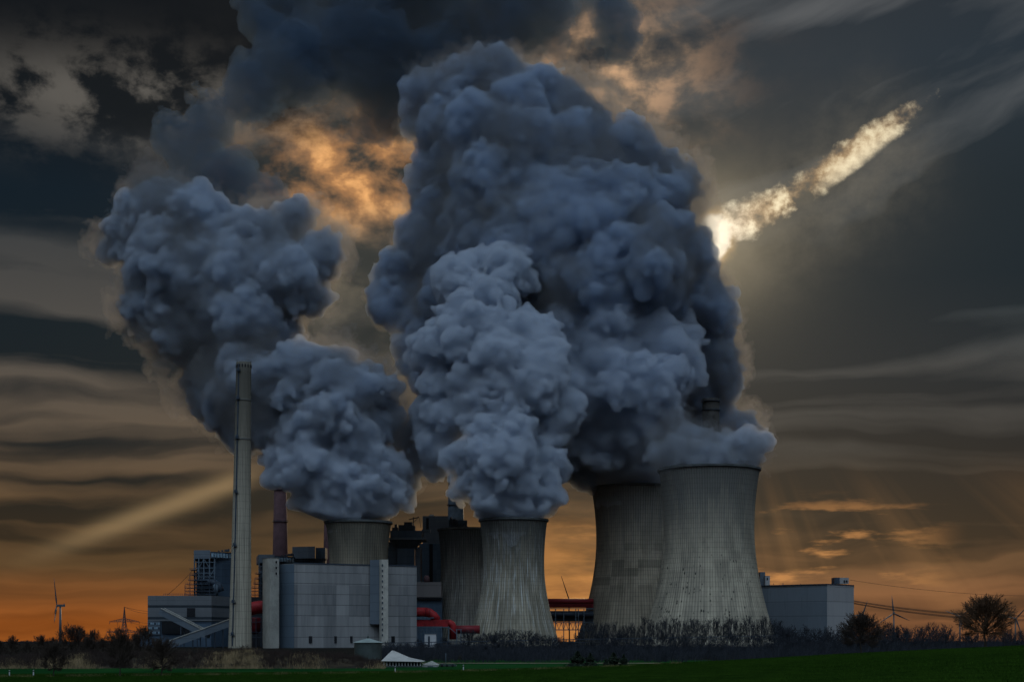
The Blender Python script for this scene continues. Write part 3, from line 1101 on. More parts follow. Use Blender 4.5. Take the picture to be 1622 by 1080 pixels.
m.lathe((at(676, 1476).x, 1476), [(3.0, hgt(921.4, 1476)), (3.0, hgt(914, 1476)), (1.6, hgt(911, 1476))], 18, True, True)
m.build('roof_vessel', M['brown'], lb)

# red ducts right of the grey hall
rd = thing('flue_duct', 'bright red flue duct with round elbows right of the pale grey hall', 'duct', loc_of(690, 1300), 'red flue ducts')
D = 1300
s = D / FPX
d = MB()
d.tube([at(648, D, 968.8), at(674, D, 968.8)], 7.2 * s, 28)
d.tube([at(673.5, D, 968.8), at(680, D, 970), at(687, D, 975), at(694.5, D, 982)], [7.2 * s, 7.2 * s, 7.0 * s, 5.2 * s], 28)
d.build('upper_pipe', M['red'], rd)
for px in (674, 680.5):
    d = MB()
    d.tube([at(px, D, 968.8 + (px - 674) * .2), at(px + .9, D, 968.9 + (px - 674) * .2)], 7.7 * s, 28)
    d.build('flange', M['red_dark'], rd)
d = MB()
d.pbox(650, 701, 981, 991.4, D - 4, 9)
d.build('box_duct', M['red'], rd)
d = MB()
d.pbox(701.1, 709.8, 980.6, 991.8, D - 4.5, 10)
d.build('transition', M['red'], rd)
d = MB()
pts = []
for i in range(9):
    t_ = math.pi / 2 * i / 8
    pts.append(at(709.9 + 7.5 * math.sin(t_), D, 993.0 - 7.0 * math.cos(t_)))
pts.append(at(717.4, D, 1012))
d.tube(pts, 5.6 * s, 24)
d.build('elbow', M['red'], rd)
d = MB()
d.tube([at(718, D + 40, 996.5), at(760, D + 40, 996.5)], 6.8 * s, 24)
d.build('rear_pipe', M['red_dark'], rd)
d = MB()
d.pbox(648, 711, 992, 993.4, D - 6, 14)
d.pbox(660, 687.5, 977.3, 978.6, D - 6, 2)
for px in (661, 668, 676, 684, 692, 700, 710.5):
    d.bar(at(px, D - 5, 993), at(px, D - 5, z=PLAIN), .7)
for px in (661, 668, 676, 684):
    d.bar(at(px, D - 5, 993.5), at(px + 8, D - 5, 1008), .5)
d.bar(at(711, D - 5, 993), at(723, D - 5, 1003), .6)
for px in (723.5, 730):
    d.bar(at(px, D - 5, 996), at(px, D - 5, z=PLAIN), .7)
d.bar(at(722, D - 5, 996.5), at(732, D - 5, 996.5), .6)
d.build('steel_frame', M['steel_mid'], rd)
ws = thing('shed', 'small white box shed under the red flue duct', 'shed', loc_of(680, 1270))
MB().pbox(672.5, 690.5, 1003.5, 1012, 1270, 9, z0=PLAIN).build('wall', M['white'], ws)
MB().pbox(672, 691, 1002.7, 1003.4, 1269.5, 10).build('roof', M['steel_mid'], ws)
MB().pbox(678, 681, 1007, 1012, 1269.7, .5, z0=PLAIN + .4).build('door', M['steel'], ws)

# pipe bridge between the streaked tower and the tall pair
D = 1540
s = D / FPX
pb = thing('pipe_bridge', 'dark red pipe on an open steel pipe bridge between the cooling towers', 'pipe bridge', loc_of(900, D))
d = MB()
d.tube([at(850, D, 951.8), at(940, D, 951.8)], 4.2 * s, 20)
d.build('upper_pipe', M['red_dark'], pb)
d = MB()
d.pbox(850, 940, 948.2, 962.0, D + 8, 8)
d.build('backing_panel', M['red_dark'], pb)
d = MB()
d.pbox(850, 940, 967, 984, D + 4, 8)
d.tube([at(850, D, 972), at(940, D, 972)], 4.4 * s, 16)
d.build('lower_pipe', M['steel'], pb)
d = MB()
for py in (963.5, 985.5, 997):
    d.bar(at(850, D - 4, py), at(940, D - 4, py), 1.0)
for i in range(12):
    px = 852 + i * 7.4
    d.bar(at(px, D - 4, 985.5), at(px + 3.7, D - 4, 997), .5)
    d.bar(at(px + 3.7, D - 4, 997), at(px + 7.4, D - 4, 985.5), .5)
for px in (880, 893, 912, 916, 925):
    d.bar(at(px, D - 4, 963), at(px, D - 4, z=PLAIN), .9)
d.build('truss', M['steel_mid'], pb)
mast = MB()
a, b_ = at(901, 1700, 948), at(889, 1700, 912)
mast.tube([at(902, 1700, z=PLAIN), a, a.lerp(b_, .5), b_], [.8, .7, .5, .25], 6)
tag(mast.build('leaning_mast', M['steel']), 'thin leaning mast rising above the dark red pipe between the towers', 'mast')

# ---------------------------------------------------------------- right-hand hall
rh = thing('boiler_hall', 'large blue grey boxy hall right of the tallest cooling tower', 'power hall', loc_of(1310, 1500))
zt = hgt(925.5, 1500)
f = quad((1205, 1552), (1309.8, 1500), (1352.5, 1541), (1352.5, 1600), (1205, 1650))
MB().prism(quad((1205, 1552), (1309.8, 1500), (1311, 1560), (1215, 1620)), PLAIN, zt).build('shaded_wall', M['clad_right'], rh)
MB().prism(quad((1310.1, 1500.2), (1352.5, 1541), (1352.5, 1600), (1311.5, 1590)), PLAIN, zt - .05).build('lit_wall', M['clad_pale'], rh)  # lit face: its brightness against the shaded one is in the colour
MB().prism(quad((1204.5, 1551), (1309.8, 1499.2), (1353, 1540.5), (1353, 1601), (1205, 1651)), zt + .02, zt + 1.0).build('roof', M['steel'], rh)
rb_ = MB()
rb_.pbox(1322, 1344.5, 914.5, 924, 1530, 14)
o = rb_.build('roof_house', M['clad_pale'], rh)
MB().pbox(1321.6, 1330, 914.2, 924, 1528.8, 14).build('side_box', M['steel'], rh)
for px in (1336.5, 1340.3):
    MB().pbox(px, px + 2.2, 918.5, 922, 1529.6, .5).build('window', M['black'], o)
m = MB()
for px, h_ in ((1225, 2), (1240, 3), (1268, 1.6), (1330, 5)):
    m.pbox(px, px + .8, (924.5 if px > 1300 else 925.5) - h_, 925.5, 1540, .8)
m.build('roof_vent', M['steel'], rh)
rt_ = thing('lift_tower', 'small pale lift tower peeping out right of the tallest cooling tower', 'tower', loc_of(1214, 1620))
MB().pbox(1204, 1212, 905.5, 1003, 1618, 10, z0=PLAIN).build('shaft', M['clad_mid'], rt_)
MB().pbox(1212.3, 1219.5, 911.5, 1003, 1612, 14, z0=PLAIN).build('annexe', M['clad_pale'], rt_)
MB().pbox(1214.6, 1216.4, 914, 918, 1611.6, .5).build('window', M['black'], rt_)


# ---------------------------------------------------------------- wind turbines
def wind_turbine(px, D, py_hub, blade, ang, axis_deg, label, r0=1.9):
    hub = at(px, D, py_hub)
    root = thing('wind_turbine', label, 'wind turbine', (hub.x, D, ground_z(hub.x, D)), 'wind turbines on the skyline')
    ax = Vector((math.cos(R(axis_deg)), math.sin(R(axis_deg)), 0))      # from the tower out to the rotor
    h = Vector((-ax.y, ax.x, 0))
    foot = hub - ax * 4.0
    m = MB()
    m.tube([(foot.x, foot.y, ground_z(hub.x, D) - 2), (foot.x, foot.y, hub.z - 1.6)], [r0 * 1.15, r0 * .72], 16)
    m.build('tower', M['white_dim'], root)
    n = MB()
    n.bar(hub - ax * .6, hub - ax * 10.5, 3.4, 3.4)
    n.bar(hub - ax * 9.2 + Vector((0, 0, 1.5)), hub - ax * 9.2 + Vector((0, 0, 3.2)), 1.1)
    n.build('nacelle', M['white_dim'], root)
    n = MB()
    n.tube([hub - ax * .5, hub + ax * 1.2, hub + ax * 2.2], [1.7, 1.5, .4], 12)
    hb = n.build('hub', M['white_dim'], root)
    for k in range(3):
        t_ = R(ang + 120 * k)
        d = Vector((0, 0, 1)) * math.sin(t_) + h * math.cos(t_)
        side_ = (Vector((0, 0, 1)) * math.cos(t_) - h * math.sin(t_))
        b = MB()
        L = blade
        st_ = [(0, .8, .8), (.06, .9, .8), (.2, 1.9, .5), (.5, 1.25, .3), (.8, .75, .18), (1, .15, .06)]
        vs, fs = [], []
        for q, (f_, w_, th_) in enumerate(st_):
            c = hub + ax * .9 + d * (L * f_) + ax * (L * .10 * f_)
            sv = (side_ * .8 + ax * .6).normalized()
            tv = d.cross(sv)
            for i, j in ((-1, 0), (-.3, 1), (.7, .4), (1, 0), (.7, -.4), (-.3, -1)):
                vs.append(c + sv * (w_ * i) + tv * (th_ * j))
            if q:
                for i in range(6):
                    fs.append(((q - 1) * 6 + i, (q - 1) * 6 + (i + 1) % 6, q * 6 + (i + 1) % 6, q * 6 + i))
        fs += [tuple(range(5, -1, -1)), tuple(range((len(st_) - 1) * 6, len(st_) * 6))]
        b.add(vs, fs, True)
        b.build('blade', M['white_dim'], root)
    return root


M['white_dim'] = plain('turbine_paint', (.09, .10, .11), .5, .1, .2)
wind_turbine(91, 2100, 958.6, 40, 80, 198, 'large wind turbine with one blade upright, far left against the orange sky')
wind_turbine(1415.5, 2600, 971, 32, 95, 250, 'wind turbine with blades near upright just right of the boxy hall, behind the wood', 1.5)
wind_turbine(1521, 2800, 976, 32, 158, 262, 'wind turbine with a blade pointing left, beside the crown of the big round field tree', 1.5)
wind_turbine(1609, 2800, 979, 34, 48, 262, 'wind turbine at the far right edge with a blade pointing up and right', 1.5)
wind_turbine(1367, 2700, 972, 26, 72, 255, 'wind turbine tip showing above the smaller bare field tree', 1.4)

# ---------------------------------------------------------------- pylon and cables
D = 1700
py_ = thing('pylon', 'steel lattice pylon with wide cross arms behind bare trees on the left', 'pylon', loc_of(197, D))
m = MB()
top = at(197, D, 960.5)
def leg(z, w0=5.5, w1=1.3):
    f_ = (z - PLAIN) / (hgt(984, D) - PLAIN)
    return w0 + (w1 - w0) * min(1, f_) if f_ < 1 else max(.15, w1 * (1 - (z - hgt(984, D)) / (top.z - hgt(984, D))))
zz_ = [PLAIN + (top.z - PLAIN) * (1 - (1 - i / 14) ** 1.15) for i in range(15)]
for z0, z1 in zip(zz_, zz_[1:]):
    for sx, sy in ((-1, -1), (1, -1), (1, 1), (-1, 1)):
        m.bar((top.x + sx * leg(z0), D + sy * leg(z0), z0), (top.x + sx * leg(z1), D + sy * leg(z1), z1), .5)
    for sy in (-1, 1):
        m.bar((top.x - leg(z0), D + sy * leg(z0), z0), (top.x + leg(z1), D + sy * leg(z1), z1), .34)
        m.bar((top.x + leg(z0), D + sy * leg(z0), z0), (top.x - leg(z1), D + sy * leg(z1), z1), .34)
m.build('lattice_mast', M['steel'], py_)
for pyl, pyt, half in ((984.3, 979, 23.5), (1001, 996.5, 28)):
    for sd in (-1, 1):
        a = MB()
        tip = at(197 + sd * half, D, pyl + .2)
        for sy in (-1, 1):
            r0 = at(197 + sd * 1.5, D, pyl)
            r1 = at(197 + sd * 1.5, D, pyt)
            a.bar((r0.x, D + sy * 1.5, r0.z), (tip.x, D, tip.z), .45)
            a.bar((r1.x, D + sy * 1.5, r1.z), (tip.x, D, tip.z + .5), .45)
            for i in range(6):
                f_, g_ = i / 6, (i + 1) / 6
                p0 = Vector((r0.x, D + sy * 1.5, r0.z)).lerp(tip, f_)
                p1 = Vector((r1.x, D + sy * 1.5, r1.z)).lerp(tip, g_)
                p2 = Vector((r1.x, D + sy * 1.5, r1.z)).lerp(tip, f_)
                a.bar(p0, p1, .28)
                a.bar(p0, p2, .28)
        o = a.build('cross_arm', M['steel'], py_)
        for f_ in (.45, 1.0):
            c = at(197 + sd * half * f_, D, pyl + .3)
            i_ = MB()
            i_.tube([(c.x, D, c.z), (c.x, D, c.z - 2.6)], .25, 6)
            i_.build('insulator', M['steel'], o)


def cable(a, b, sag, r, label, group):
    m = MB()
    n = 24
    m.tube([a.lerp(b, i / n) - Vector((0, 0, sag * 4 * (i / n) * (1 - i / n))) for i in range(n + 1)], r, 5)
    return tag(m.build('power_cable', M['wire']), label, 'cable', group)


cable(at(197, D, 960.5), at(300, 1500, 944), 12, .16, 'upper power cable from the pylon tip to the low slate hall', 'cables from the pylon')
cable(at(197, D, 960.8), at(300, 1500, 965), 4, .16, 'lower power cable sloping from the pylon tip to the low slate hall', 'cables from the pylon')
cable(at(220, D, 985), at(300, 1500, 975), 4, .16, 'power cable from the right end of the pylon upper arm', 'cables from the pylon')
cable(at(208, D, 985.5), at(300, 1500, 990), 4, .16, 'power cable from the middle of the pylon upper arm', 'cables from the pylon')
cable(at(1346, 1540, 918), at(1760, 1900, 938), 9.5, .17, 'single thin power cable high above the wood on the right', 'cables on the right')
cable(at(1350, 1545, 950.5), at(1760, 1900, 966), 11, .3, 'upper pair-bundle power cable sloping over the wood on the right', 'cables on the right')
cable(at(1350, 1545, 951.8), at(1760, 1900, 968), 11, .3, 'second of the upper bundled power cables over the wood on the right', 'cables on the right')
cable(at(1350, 1548, 954), at(1760, 1900, 973), 11.5, .3, 'third power cable down over the wood on the right', 'cables on the right')
cable(at(1350, 1548, 955.2), at(1760, 1900, 975), 11.5, .3, 'lowest bundled power cable over the wood on the right', 'cables on the right')

# ---------------------------------------------------------------- farmyard in front
D = 600
s = D / FPX
si = thing('silo', 'round grey green silo with a ribbed conical roof in front of the grey hall', 'silo', loc_of(583, D))
c = (at(583, D).x, D)
m = MB()
m.lathe(c, [(21.8 * s, PLAIN), (21.8 * s, hgt(1017.5, D))], 48)
m.build('wall', M['green_metal'], si)
m = MB()
vs, fs = [], []
n = 48
ra, rb2 = 23.4 * s, 1.2 * s
for k in range(n * 2):
    t_ = math.pi * k / n
    up_ = .14 if k % 2 else 0
    vs.append((c[0] + ra * math.cos(t_), c[1] + ra * math.sin(t_), hgt(1017.3, D) + up_))
    vs.append((c[0] + rb2 * math.cos(t_), c[1] + rb2 * math.sin(t_), hgt(1010.5, D) + up_ * .2))
for k in range(n * 2):
    a, b = 2 * k, 2 * ((k + 1) % (n * 2))
    fs.append((a, b, b + 1, a + 1))
m.add(vs, fs)
m.build('roof', M['green_roof'] if 'green_roof' in M else plain('pale_green_sheet', (.26, .32, .31), .45, .15, .3), si)
m = MB()
m.lathe(c, [(1.6 * s, hgt(1011, D)), (1.6 * s, hgt(1008, D)), (.5 * s, hgt(1006.4, D)), (.4 * s, hgt(1002.5, D))], 12, True, True)
m.build('vent_cap', M['green_metal'], si)

D = 523
br = thing('barn', 'low barn with a pale hipped roof and white posts beside the green strip', 'barn', loc_of(636, D))
z0, z1 = hgt(1046.3, D), hgt(1030, D)
f = quad((606.5, D), (667, D), (667, D + 16), (606.5, D + 16))
w0, w1 = f[0][0], f[1][0]
pk = (at(618, D).x, D + 7)
pk2 = (at(621, D).x, D + 9)
m = MB()
vs = [(w0 - .6, D - .6, z0), (w1 + .6, D - .6, z0 - .25), (w1 + .6, D + 16.6, z0 - .25), (w0 - .6, D + 16.6, z0), (pk[0], pk[1], z1), (pk2[0], pk2[1], z1 - .1)]
mid1, mid2 = ((pk[0] + (w1 - pk[0]) * .55), D + 3.2, z0 + (z1 - z0) * .30), ((pk[0] + (w1 - pk[0]) * .55), D + 12.5, z0 + (z1 - z0) * .30)
vs += [mid1, mid2]
m.add(vs, [(0, 1, 6, 4), (1, 2, 7, 6), (2, 3, 5, 7), (3, 0, 4, 5), (4, 6, 7, 5), (3, 2, 1, 0)])
m.build('roof', M['roof_white'], br)
MB().box(w0 + .8, w1 - .8, D + 1.4, D + 15, PLAIN, z0 - .3).build('wall', M['black'], br)
for i in range(13):
    x = w0 + .3 + (w1 - w0 - .6) * i / 12
    MB().bar((x, D + .5, PLAIN), (x, D + .5, z0 - .26), .28).build('post', M['white'], br)
m = MB()
m.box(w0, w1, D + .2, D + .9, PLAIN, PLAIN + .5)
m.bar((w0, D + .4, z0 - .3), (w1, D + .4, z0 - .5), .3)
m.build('sill', M['green_metal'], br)
sm = thing('shed', 'small pale gabled shed just right of the barn with the hipped roof', 'shed', loc_of(680, D))
x0, x1, xm = at(667.8, D + 2).x, at(693, D + 2).x, at(681.5, D + 2).x
zb_ = hgt(1053.2, D)
m = MB()
m.add([(x0 - .2, D + 2, zb_), (x1 + .2, D + 2, zb_), (xm, D + 2, hgt(1047.2, D)), (x0 - .2, D + 14, zb_), (x1 + .2, D + 14, zb_), (xm, D + 14, hgt(1047.2, D))], [(0, 1, 2), (5, 4, 3), (0, 2, 5, 3), (1, 4, 5, 2), (0, 3, 4, 1)])
m.build('roof', M['roof_white'], sm)
MB().box(x0 + .1, x1 - .1, D + 2.3, D + 13.8, PLAIN, zb_ - .02).build('wall', M['white'], sm)
MB().box(xm - 1, xm + 1, D + 2.15, D + 2.5, PLAIN + .02, zb_ - .3).build('door', M['steel_mid'], sm)
tr = thing('farm_trailer', 'low dark green flat trailer parked right of the small shed', 'trailer', loc_of(710, D + 6))
MB().pbox(697, 723, 1052.2, 1054.6, D + 6, 2.6).build('bed', M['green_metal'], tr)
MB().pbox(698, 704, 1050, 1052.1, D + 6.3, 2).build('headboard', M['green_metal'], tr)
MB().pbox(712, 720, 1050.8, 1052.1, D + 6.3, 2).build('load', M['green_metal'], tr)
for px in (700, 708, 717):
    w = MB()
    c_ = at(px, D + 6)
    w.tube([(c_.x, D + 5.9, PLAIN + .45), (c_.x, D + 8.7, PLAIN + .45)], .45, 14)
    w.build('wheel', M['black'], tr)
pl = MB()
pl.tube([at(706.2, 530, z=PLAIN), at(706.2, 530, 1034)], [.12, .07], 8)
tag(pl.build('pole', M['steel_mid']), 'thin upright pole beside the low dark green trailer', 'pole')
for px in (626, 734, 15, 53):
    d_ = 262
    gx = at(px, d_).x
    gz = ground_z(gx, d_)
    r = thing('marker_post', {626: 'white roadside marker post in front of the barn', 734: 'white roadside marker post right of the low trailer', 15: 'white marker post nearest the left edge of the field', 53: 'white marker post just left of the leftmost bare field tree'}[px], 'post', (gx, d_, gz), 'roadside marker posts')
    MB().box(gx - .09, gx + .09, d_ - .06, d_ + .06, gz - .2, gz + .95).build('shaft', M['white'], r)
    MB().box(gx - .095, gx + .095, d_ - .065, d_ + .065, gz + .62, gz + .82).build('black_band', M['black'], r)

fe = thing('fence', 'long dark perimeter fence running behind the trees in front of the cooling towers', 'fence', loc_of(900, 900))
m = MB()
P0, P1 = at(603, 880, 1018), at(1235, 1150, 1006)
m.bar(P0, P1, .35, .5)
m.bar(P0 - Vector((0, 0, 2.0)), P1 - Vector((0, 0, 2.0)), .2, .3)
m.build('rail', M['steel'], fe)
for i in range(0, 61):
    c_ = P0.lerp(P1, i / 60)
    MB().bar((c_.x, c_.y, PLAIN), (c_.x, c_.y, c_.z + .4), .3).build('post', M['steel'], fe)

# ---------------------------------------------------------------- bare trees
def frame(d):
    u = d.cross(Vector((0, 0, 1)))
    if u.length < 1e-3:
        u = Vector((1, 0, 0))
    u.normalize()
    return u, d.cross(u).normalized()


class Tw:
    """collects tapered three-sided twigs fast"""
    def __init__(s):
        s.v, s.f = [], []

    def seg(s, a, b, ra, rb):
        d = b - a
        if d.length < 1e-5:
            return
        u, w = frame(d.normalized())
        k = len(s.v)
        for p, r in ((a, ra), (b, rb)):
            for c_, s_ in ((1, 0), (-.5, .866), (-.5, -.866)):
                q = p + u * (r * c_) + w * (r * s_)
                s.v.append((q.x, q.y, q.z))
        s.f += [(k, k + 1, k + 4, k + 3), (k + 1, k + 2, k + 5, k + 4), (k + 2, k, k + 3, k + 5)]


def limb(tw, rnd, p, d, L, r, lev, kids, up, rmin, wob=.10, fan=(.30, .66)):
    n = 3 if lev > 0 else 2
    pts = [p]
    for i in range(n):
        d = (d + Vector((rnd.gauss(0, wob), rnd.gauss(0, wob), rnd.gauss(0, wob * .8) + up))).normalized()
        p = p + d * (L / n)
        pts.append(p)
    for i in range(n):
        tw.seg(pts[i], pts[i + 1], max(rmin, r * (1 - .75 * i / n)), max(rmin, r * (1 - .75 * (i + 1) / n)))
    if lev <= 0:
        return
    k = kids[lev]
    for i in range(k):
        f = .28 + .72 * (i + rnd.random() * .8) / k
        f = min(f, 1.0)
        j = min(n - 1, int(f * n))
        q = pts[j].lerp(pts[j + 1], f * n - j)
        dd = (pts[j + 1] - pts[j]).normalized()
        u, w = frame(dd)
        t = rnd.uniform(0, 6.283)
        a = rnd.uniform(*fan)
        nd = dd * math.cos(a) + (u * math.cos(t) + w * math.sin(t)) * math.sin(a)
        limb(tw, rnd, q, nd, L * rnd.uniform(.42, .62) * (1.15 - .45 * f), r * .42, lev - 1, kids, up, rmin, wob, fan)


def tree_meshes(name, h, seed, trunk_h, nl, kids, lev, amin, amax, up, r0, rmin, twig, crown=(.46, .44), wob=.10, fan=(.30, .66)):
    """one bare tree of height h: (trunk mesh, crown mesh)"""
    rnd = random.Random(seed)
    t = MB()
    pts = [Vector((0, 0, -.4)), Vector((0, 0, trunk_h * .3)), Vector((rnd.gauss(0, .02) * h, rnd.gauss(0, .02) * h, trunk_h)), Vector((rnd.gauss(0, .03) * h, rnd.gauss(0, .03) * h, h * .72))]
    t.tube(pts, [r0 * 1.35, r0, r0 * .8, r0 * .12], 8)
    tw = Tw()
    rx, rz, zc = h * crown[0], h * crown[1], h * (1 - crown[1])
    for i in range(nl):
        f = (i + .5) / nl
        base = pts[2].lerp(pts[3], max(0.0, f - .35) * .75)
        a = R(amax + (amin - amax) * f ** .85 + rnd.uniform(-6, 6))
        ph = i * 2.39996 + rnd.uniform(-.3, .3)
        d = Vector((math.sin(a) * math.cos(ph), math.sin(a) * math.sin(ph), math.cos(a))).normalized()
        # length up to the crown's outline
        A = (d.x ** 2 + d.y ** 2) / rx ** 2 + d.z ** 2 / rz ** 2
        B = 2 * (base.z - zc) * d.z / rz ** 2 + 2 * (base.x * d.x + base.y * d.y) / rx ** 2
        C = (base.z - zc) ** 2 / rz ** 2 + (base.x ** 2 + base.y ** 2) / rx ** 2 - 1
        q = B * B - 4 * A * C
        L = (-B + math.sqrt(q)) / (2 * A) if q > 0 else h * .3
        L = max(L, h * .15) * rnd.uniform(.78, .90)
        limb(tw, rnd, base, d, L, r0 * (.30 + .25 * L / h), lev, kids, up, rmin, wob, fan)
    zmax = max(v[2] for v in tw.v)
    k = h / zmax
    me = bpy.data.meshes.new(name)
    me.from_pydata([(x * k, y * k, z * k if z > 0 else z) for x, y, z in tw.v], [], tw.f)
    me.update()
    me.materials.append(twig)
    tm = bpy.data.meshes.new(name)
    tm.from_pydata([(x * k, y * k, z * k) for x, y, z in t.v], [], t.f)
    tm.update()
    tm.materials.append(M['bark'])
    return tm, me


def plant(meshes, name, label, cat, loc, rz, sc, group=None, crown='crown'):
    r = thing(name, label, cat, loc, group)
    r.rotation_euler.z = rz
    r.scale = sc if isinstance(sc, tuple) else (sc, sc, sc)
    for nm, me in zip(('trunk', crown), meshes):
        if me is not None:
            o = bpy.data.objects.new(nm, me)
            COL.objects.link(o)
            o.parent = r
    return r


# the field trees, each grown for itself
def field_tree(px, py_base, py_top, d, seed, label, **kw):
    x = at(px, d).x
    gz = ground_z(x, d)
    h = hgt(py_top, d) - gz
    a = dict(trunk_h=h * .22, nl=15, kids=[0, 4, 5, 5, 6], lev=4, amin=4, amax=92, up=.02, r0=h * .024, rmin=.014, twig=M['twig'])
    a.update(kw)
    return plant(tree_meshes('field_tree', h, seed, **a), 'bare_tree', label, 'tree', (x, d, gz), 0, 1.0, 'bare trees along the field edge')


field_tree(1561, 1022, 938, 250, 11, 'large bare tree with a wide round crown on the green crest at the far right', trunk_h=2.6, twig=M['twig_rust'], kids=[0, 4, 6, 9], lev=3, nl=54, amax=98, r0=.22, crown=(.58, .42), wob=.06, fan=(.22, .5), rmin=.018)
field_tree(1364, 1033, 966, 250, 12, 'bare field tree with a low spreading crown in front of the boxy right hall', trunk_h=2.1, nl=40, amax=106, r0=.17, lev=3, kids=[0, 4, 6, 9], crown=(.62, .44), wob=.08, fan=(.25, .6), rmin=.018)
field_tree(190, 1072, 988, 255, 13, 'slim upright bare tree at the field edge below the pylon', nl=30, amax=95, r0=.13, lev=3, kids=[0, 4, 6, 8], crown=(.36, .44), wob=.07, fan=(.25, .5), rmin=.016)
field_tree(256, 1072, 1003, 255, 14, 'round dark bare tree at the field edge in front of the low slate hall', nl=36, amax=112, r0=.15, lev=3, kids=[0, 4, 6, 8], crown=(.52, .45), wob=.07, fan=(.25, .55), rmin=.016)
field_tree(85, 1074, 1012, 255, 15, 'bare tree at the field edge below the large wind turbine', nl=30, amax=104, r0=.12, lev=3, kids=[0, 4, 6, 8], crown=(.46, .44), wob=.07, fan=(.25, .55), rmin=.016)

# trees on the far side of the bank, dark against the orange sky
skyl = [tree_meshes('skyline_tree', 16, 40 + i, 1.6, 34, [0, 4, 6, 7], 3, 2, 84, .03, .22, .034, M['twig'], (.50, .48), .07, (.22, .5)) for i in range(3)]
for i, (px, top, d, lab) in enumerate([(20, 1004, 760, 'low round bare tree nearest the left edge against the orange sky'),
                                       (66, 1003, 740, 'bare tree just left of the large wind turbine mast'),
                                       (113, 984, 760, 'tallest bare tree just right of the large wind turbine mast'),
                                       (128, 988, 790, 'narrow bare tree leaning on the tallest one right of the wind turbine'),
                                       (148, 994, 750, 'thin bare tree between the wind turbine and the pylon'),
                                       (163, 1006, 740, 'small round bare tree between the wind turbine and the pylon'),
                                       (182, 1005, 780, 'short bare tree at the left foot of the pylon'),
                                       (214, 1000, 800, 'bare tree at the right foot of the pylon'),
                                       (228, 986, 860, 'tall bare tree touching the left corner of the low slate hall'),
                                       (42, 1012, 720, 'small low bare tree between the two round ones at far left'),
                                       (84, 1007, 770, 'low bare tree partly behind the wind turbine mast'), (140, 1004, 730, 'low bare tree under the narrow one right of the wind turbine'),
                                       (196, 1003, 770, 'bare tree right in front of the pylon foot'), (0, 1012, 770, 'bare tree cut by the left edge of the picture')]):
    h = hgt(top, d) - PLAIN
    k = h / 16
    w = k * random.uniform(.85, 1.1) if i not in (3, 4) else k * .72
    plant(skyl[i % 3], 'bare_tree', lab, 'tree', (at(px, d).x, d, PLAIN), i * 1.7, (w, w, k), 'bare trees against the orange sky')

# poplar-like row in front of the tall towers, and the belt of bare trees before the works
pop = [tree_meshes('row_tree', 20, 60 + i, 3, 16, [0, 3, 4, 4], 3, 2, 46, .05, .22, .05, M['twig_blue'], (.24, .46)) for i in range(4)]
blt = [tree_meshes('belt_tree', 14, 80 + i, 1.2, 18, [0, 4, 4, 5], 3, 2, 75, .03, .22, .045, M['twig_blue'], (.42, .47)) for i in range(5)]
rnd = random.Random(21)
for i in range(46):
    px = 924 + i * 6.9 + rnd.uniform(-1.5, 1.5)
    d = 1210 + rnd.uniform(-25, 15)
    top = 984 - 8 * (px > 1020) + rnd.uniform(-4, 5)
    k = (hgt(top, d) - PLAIN) / 20
    w = k * rnd.uniform(.55, .8)
    plant(pop[i % 4], 'bare_tree', 'slender bare tree in the even row before the feet of the tall cooling towers', 'tree', (at(px, d).x, d, PLAIN), rnd.uniform(0, 6.28), (w, w, k), 'row of slender trees before the tall towers')
for i in range(120):
    px = 612 + 735 * ((i * .61803) % 1) + rnd.uniform(-4, 4)
    f = i / 120
    d = 1120 - 440 * f
    top = 998 + 26 * f + rnd.uniform(-7, 8)
    if px < 735:
        top += 12 - 8 * f
    if 738 < px < 890:
        top -= 4
    k = (hgt(top, d) - PLAIN) / 14
    k = max(k, .35)
    w = k * rnd.uniform(.9, 1.3)
    plant(blt[i % 5], 'bare_tree', 'grey bare tree in the dense belt in front of the works', 'tree', (at(px, d).x, d, PLAIN), rnd.uniform(0, 6.28), (w, w, k), 'dense belt of bare trees before the works')
for i in range(90):
    f = (i * .61803) % 1
    px = 1238 + 420 * f + rnd.uniform(-4, 4)
    g = i / 90
    d = 1050 - 480 * g
    edge = 984 - 9 * math.exp(-((px - 1390) / 50) ** 2) + (4 if px > 1490 else 0) + 3 * math.sin(px * .05)
    top = edge + 30 * g + rnd.uniform(-3, 7)
    k = max(.35, (hgt(top, d) - PLAIN) / 14)
    w = k * rnd.uniform(.7, 1.1)
    plant((blt + pop)[i % 9] if g < .4 else blt[i % 5], 'bare_tree', 'bluish bare tree in the wood behind the green crest on the right', 'tree', (at(px, d).x, d, PLAIN), rnd.uniform(0, 6.28), (w, w, k * (14 / 20 if g < .4 and i % 9 > 4 else 1)), 'wood behind the green crest')

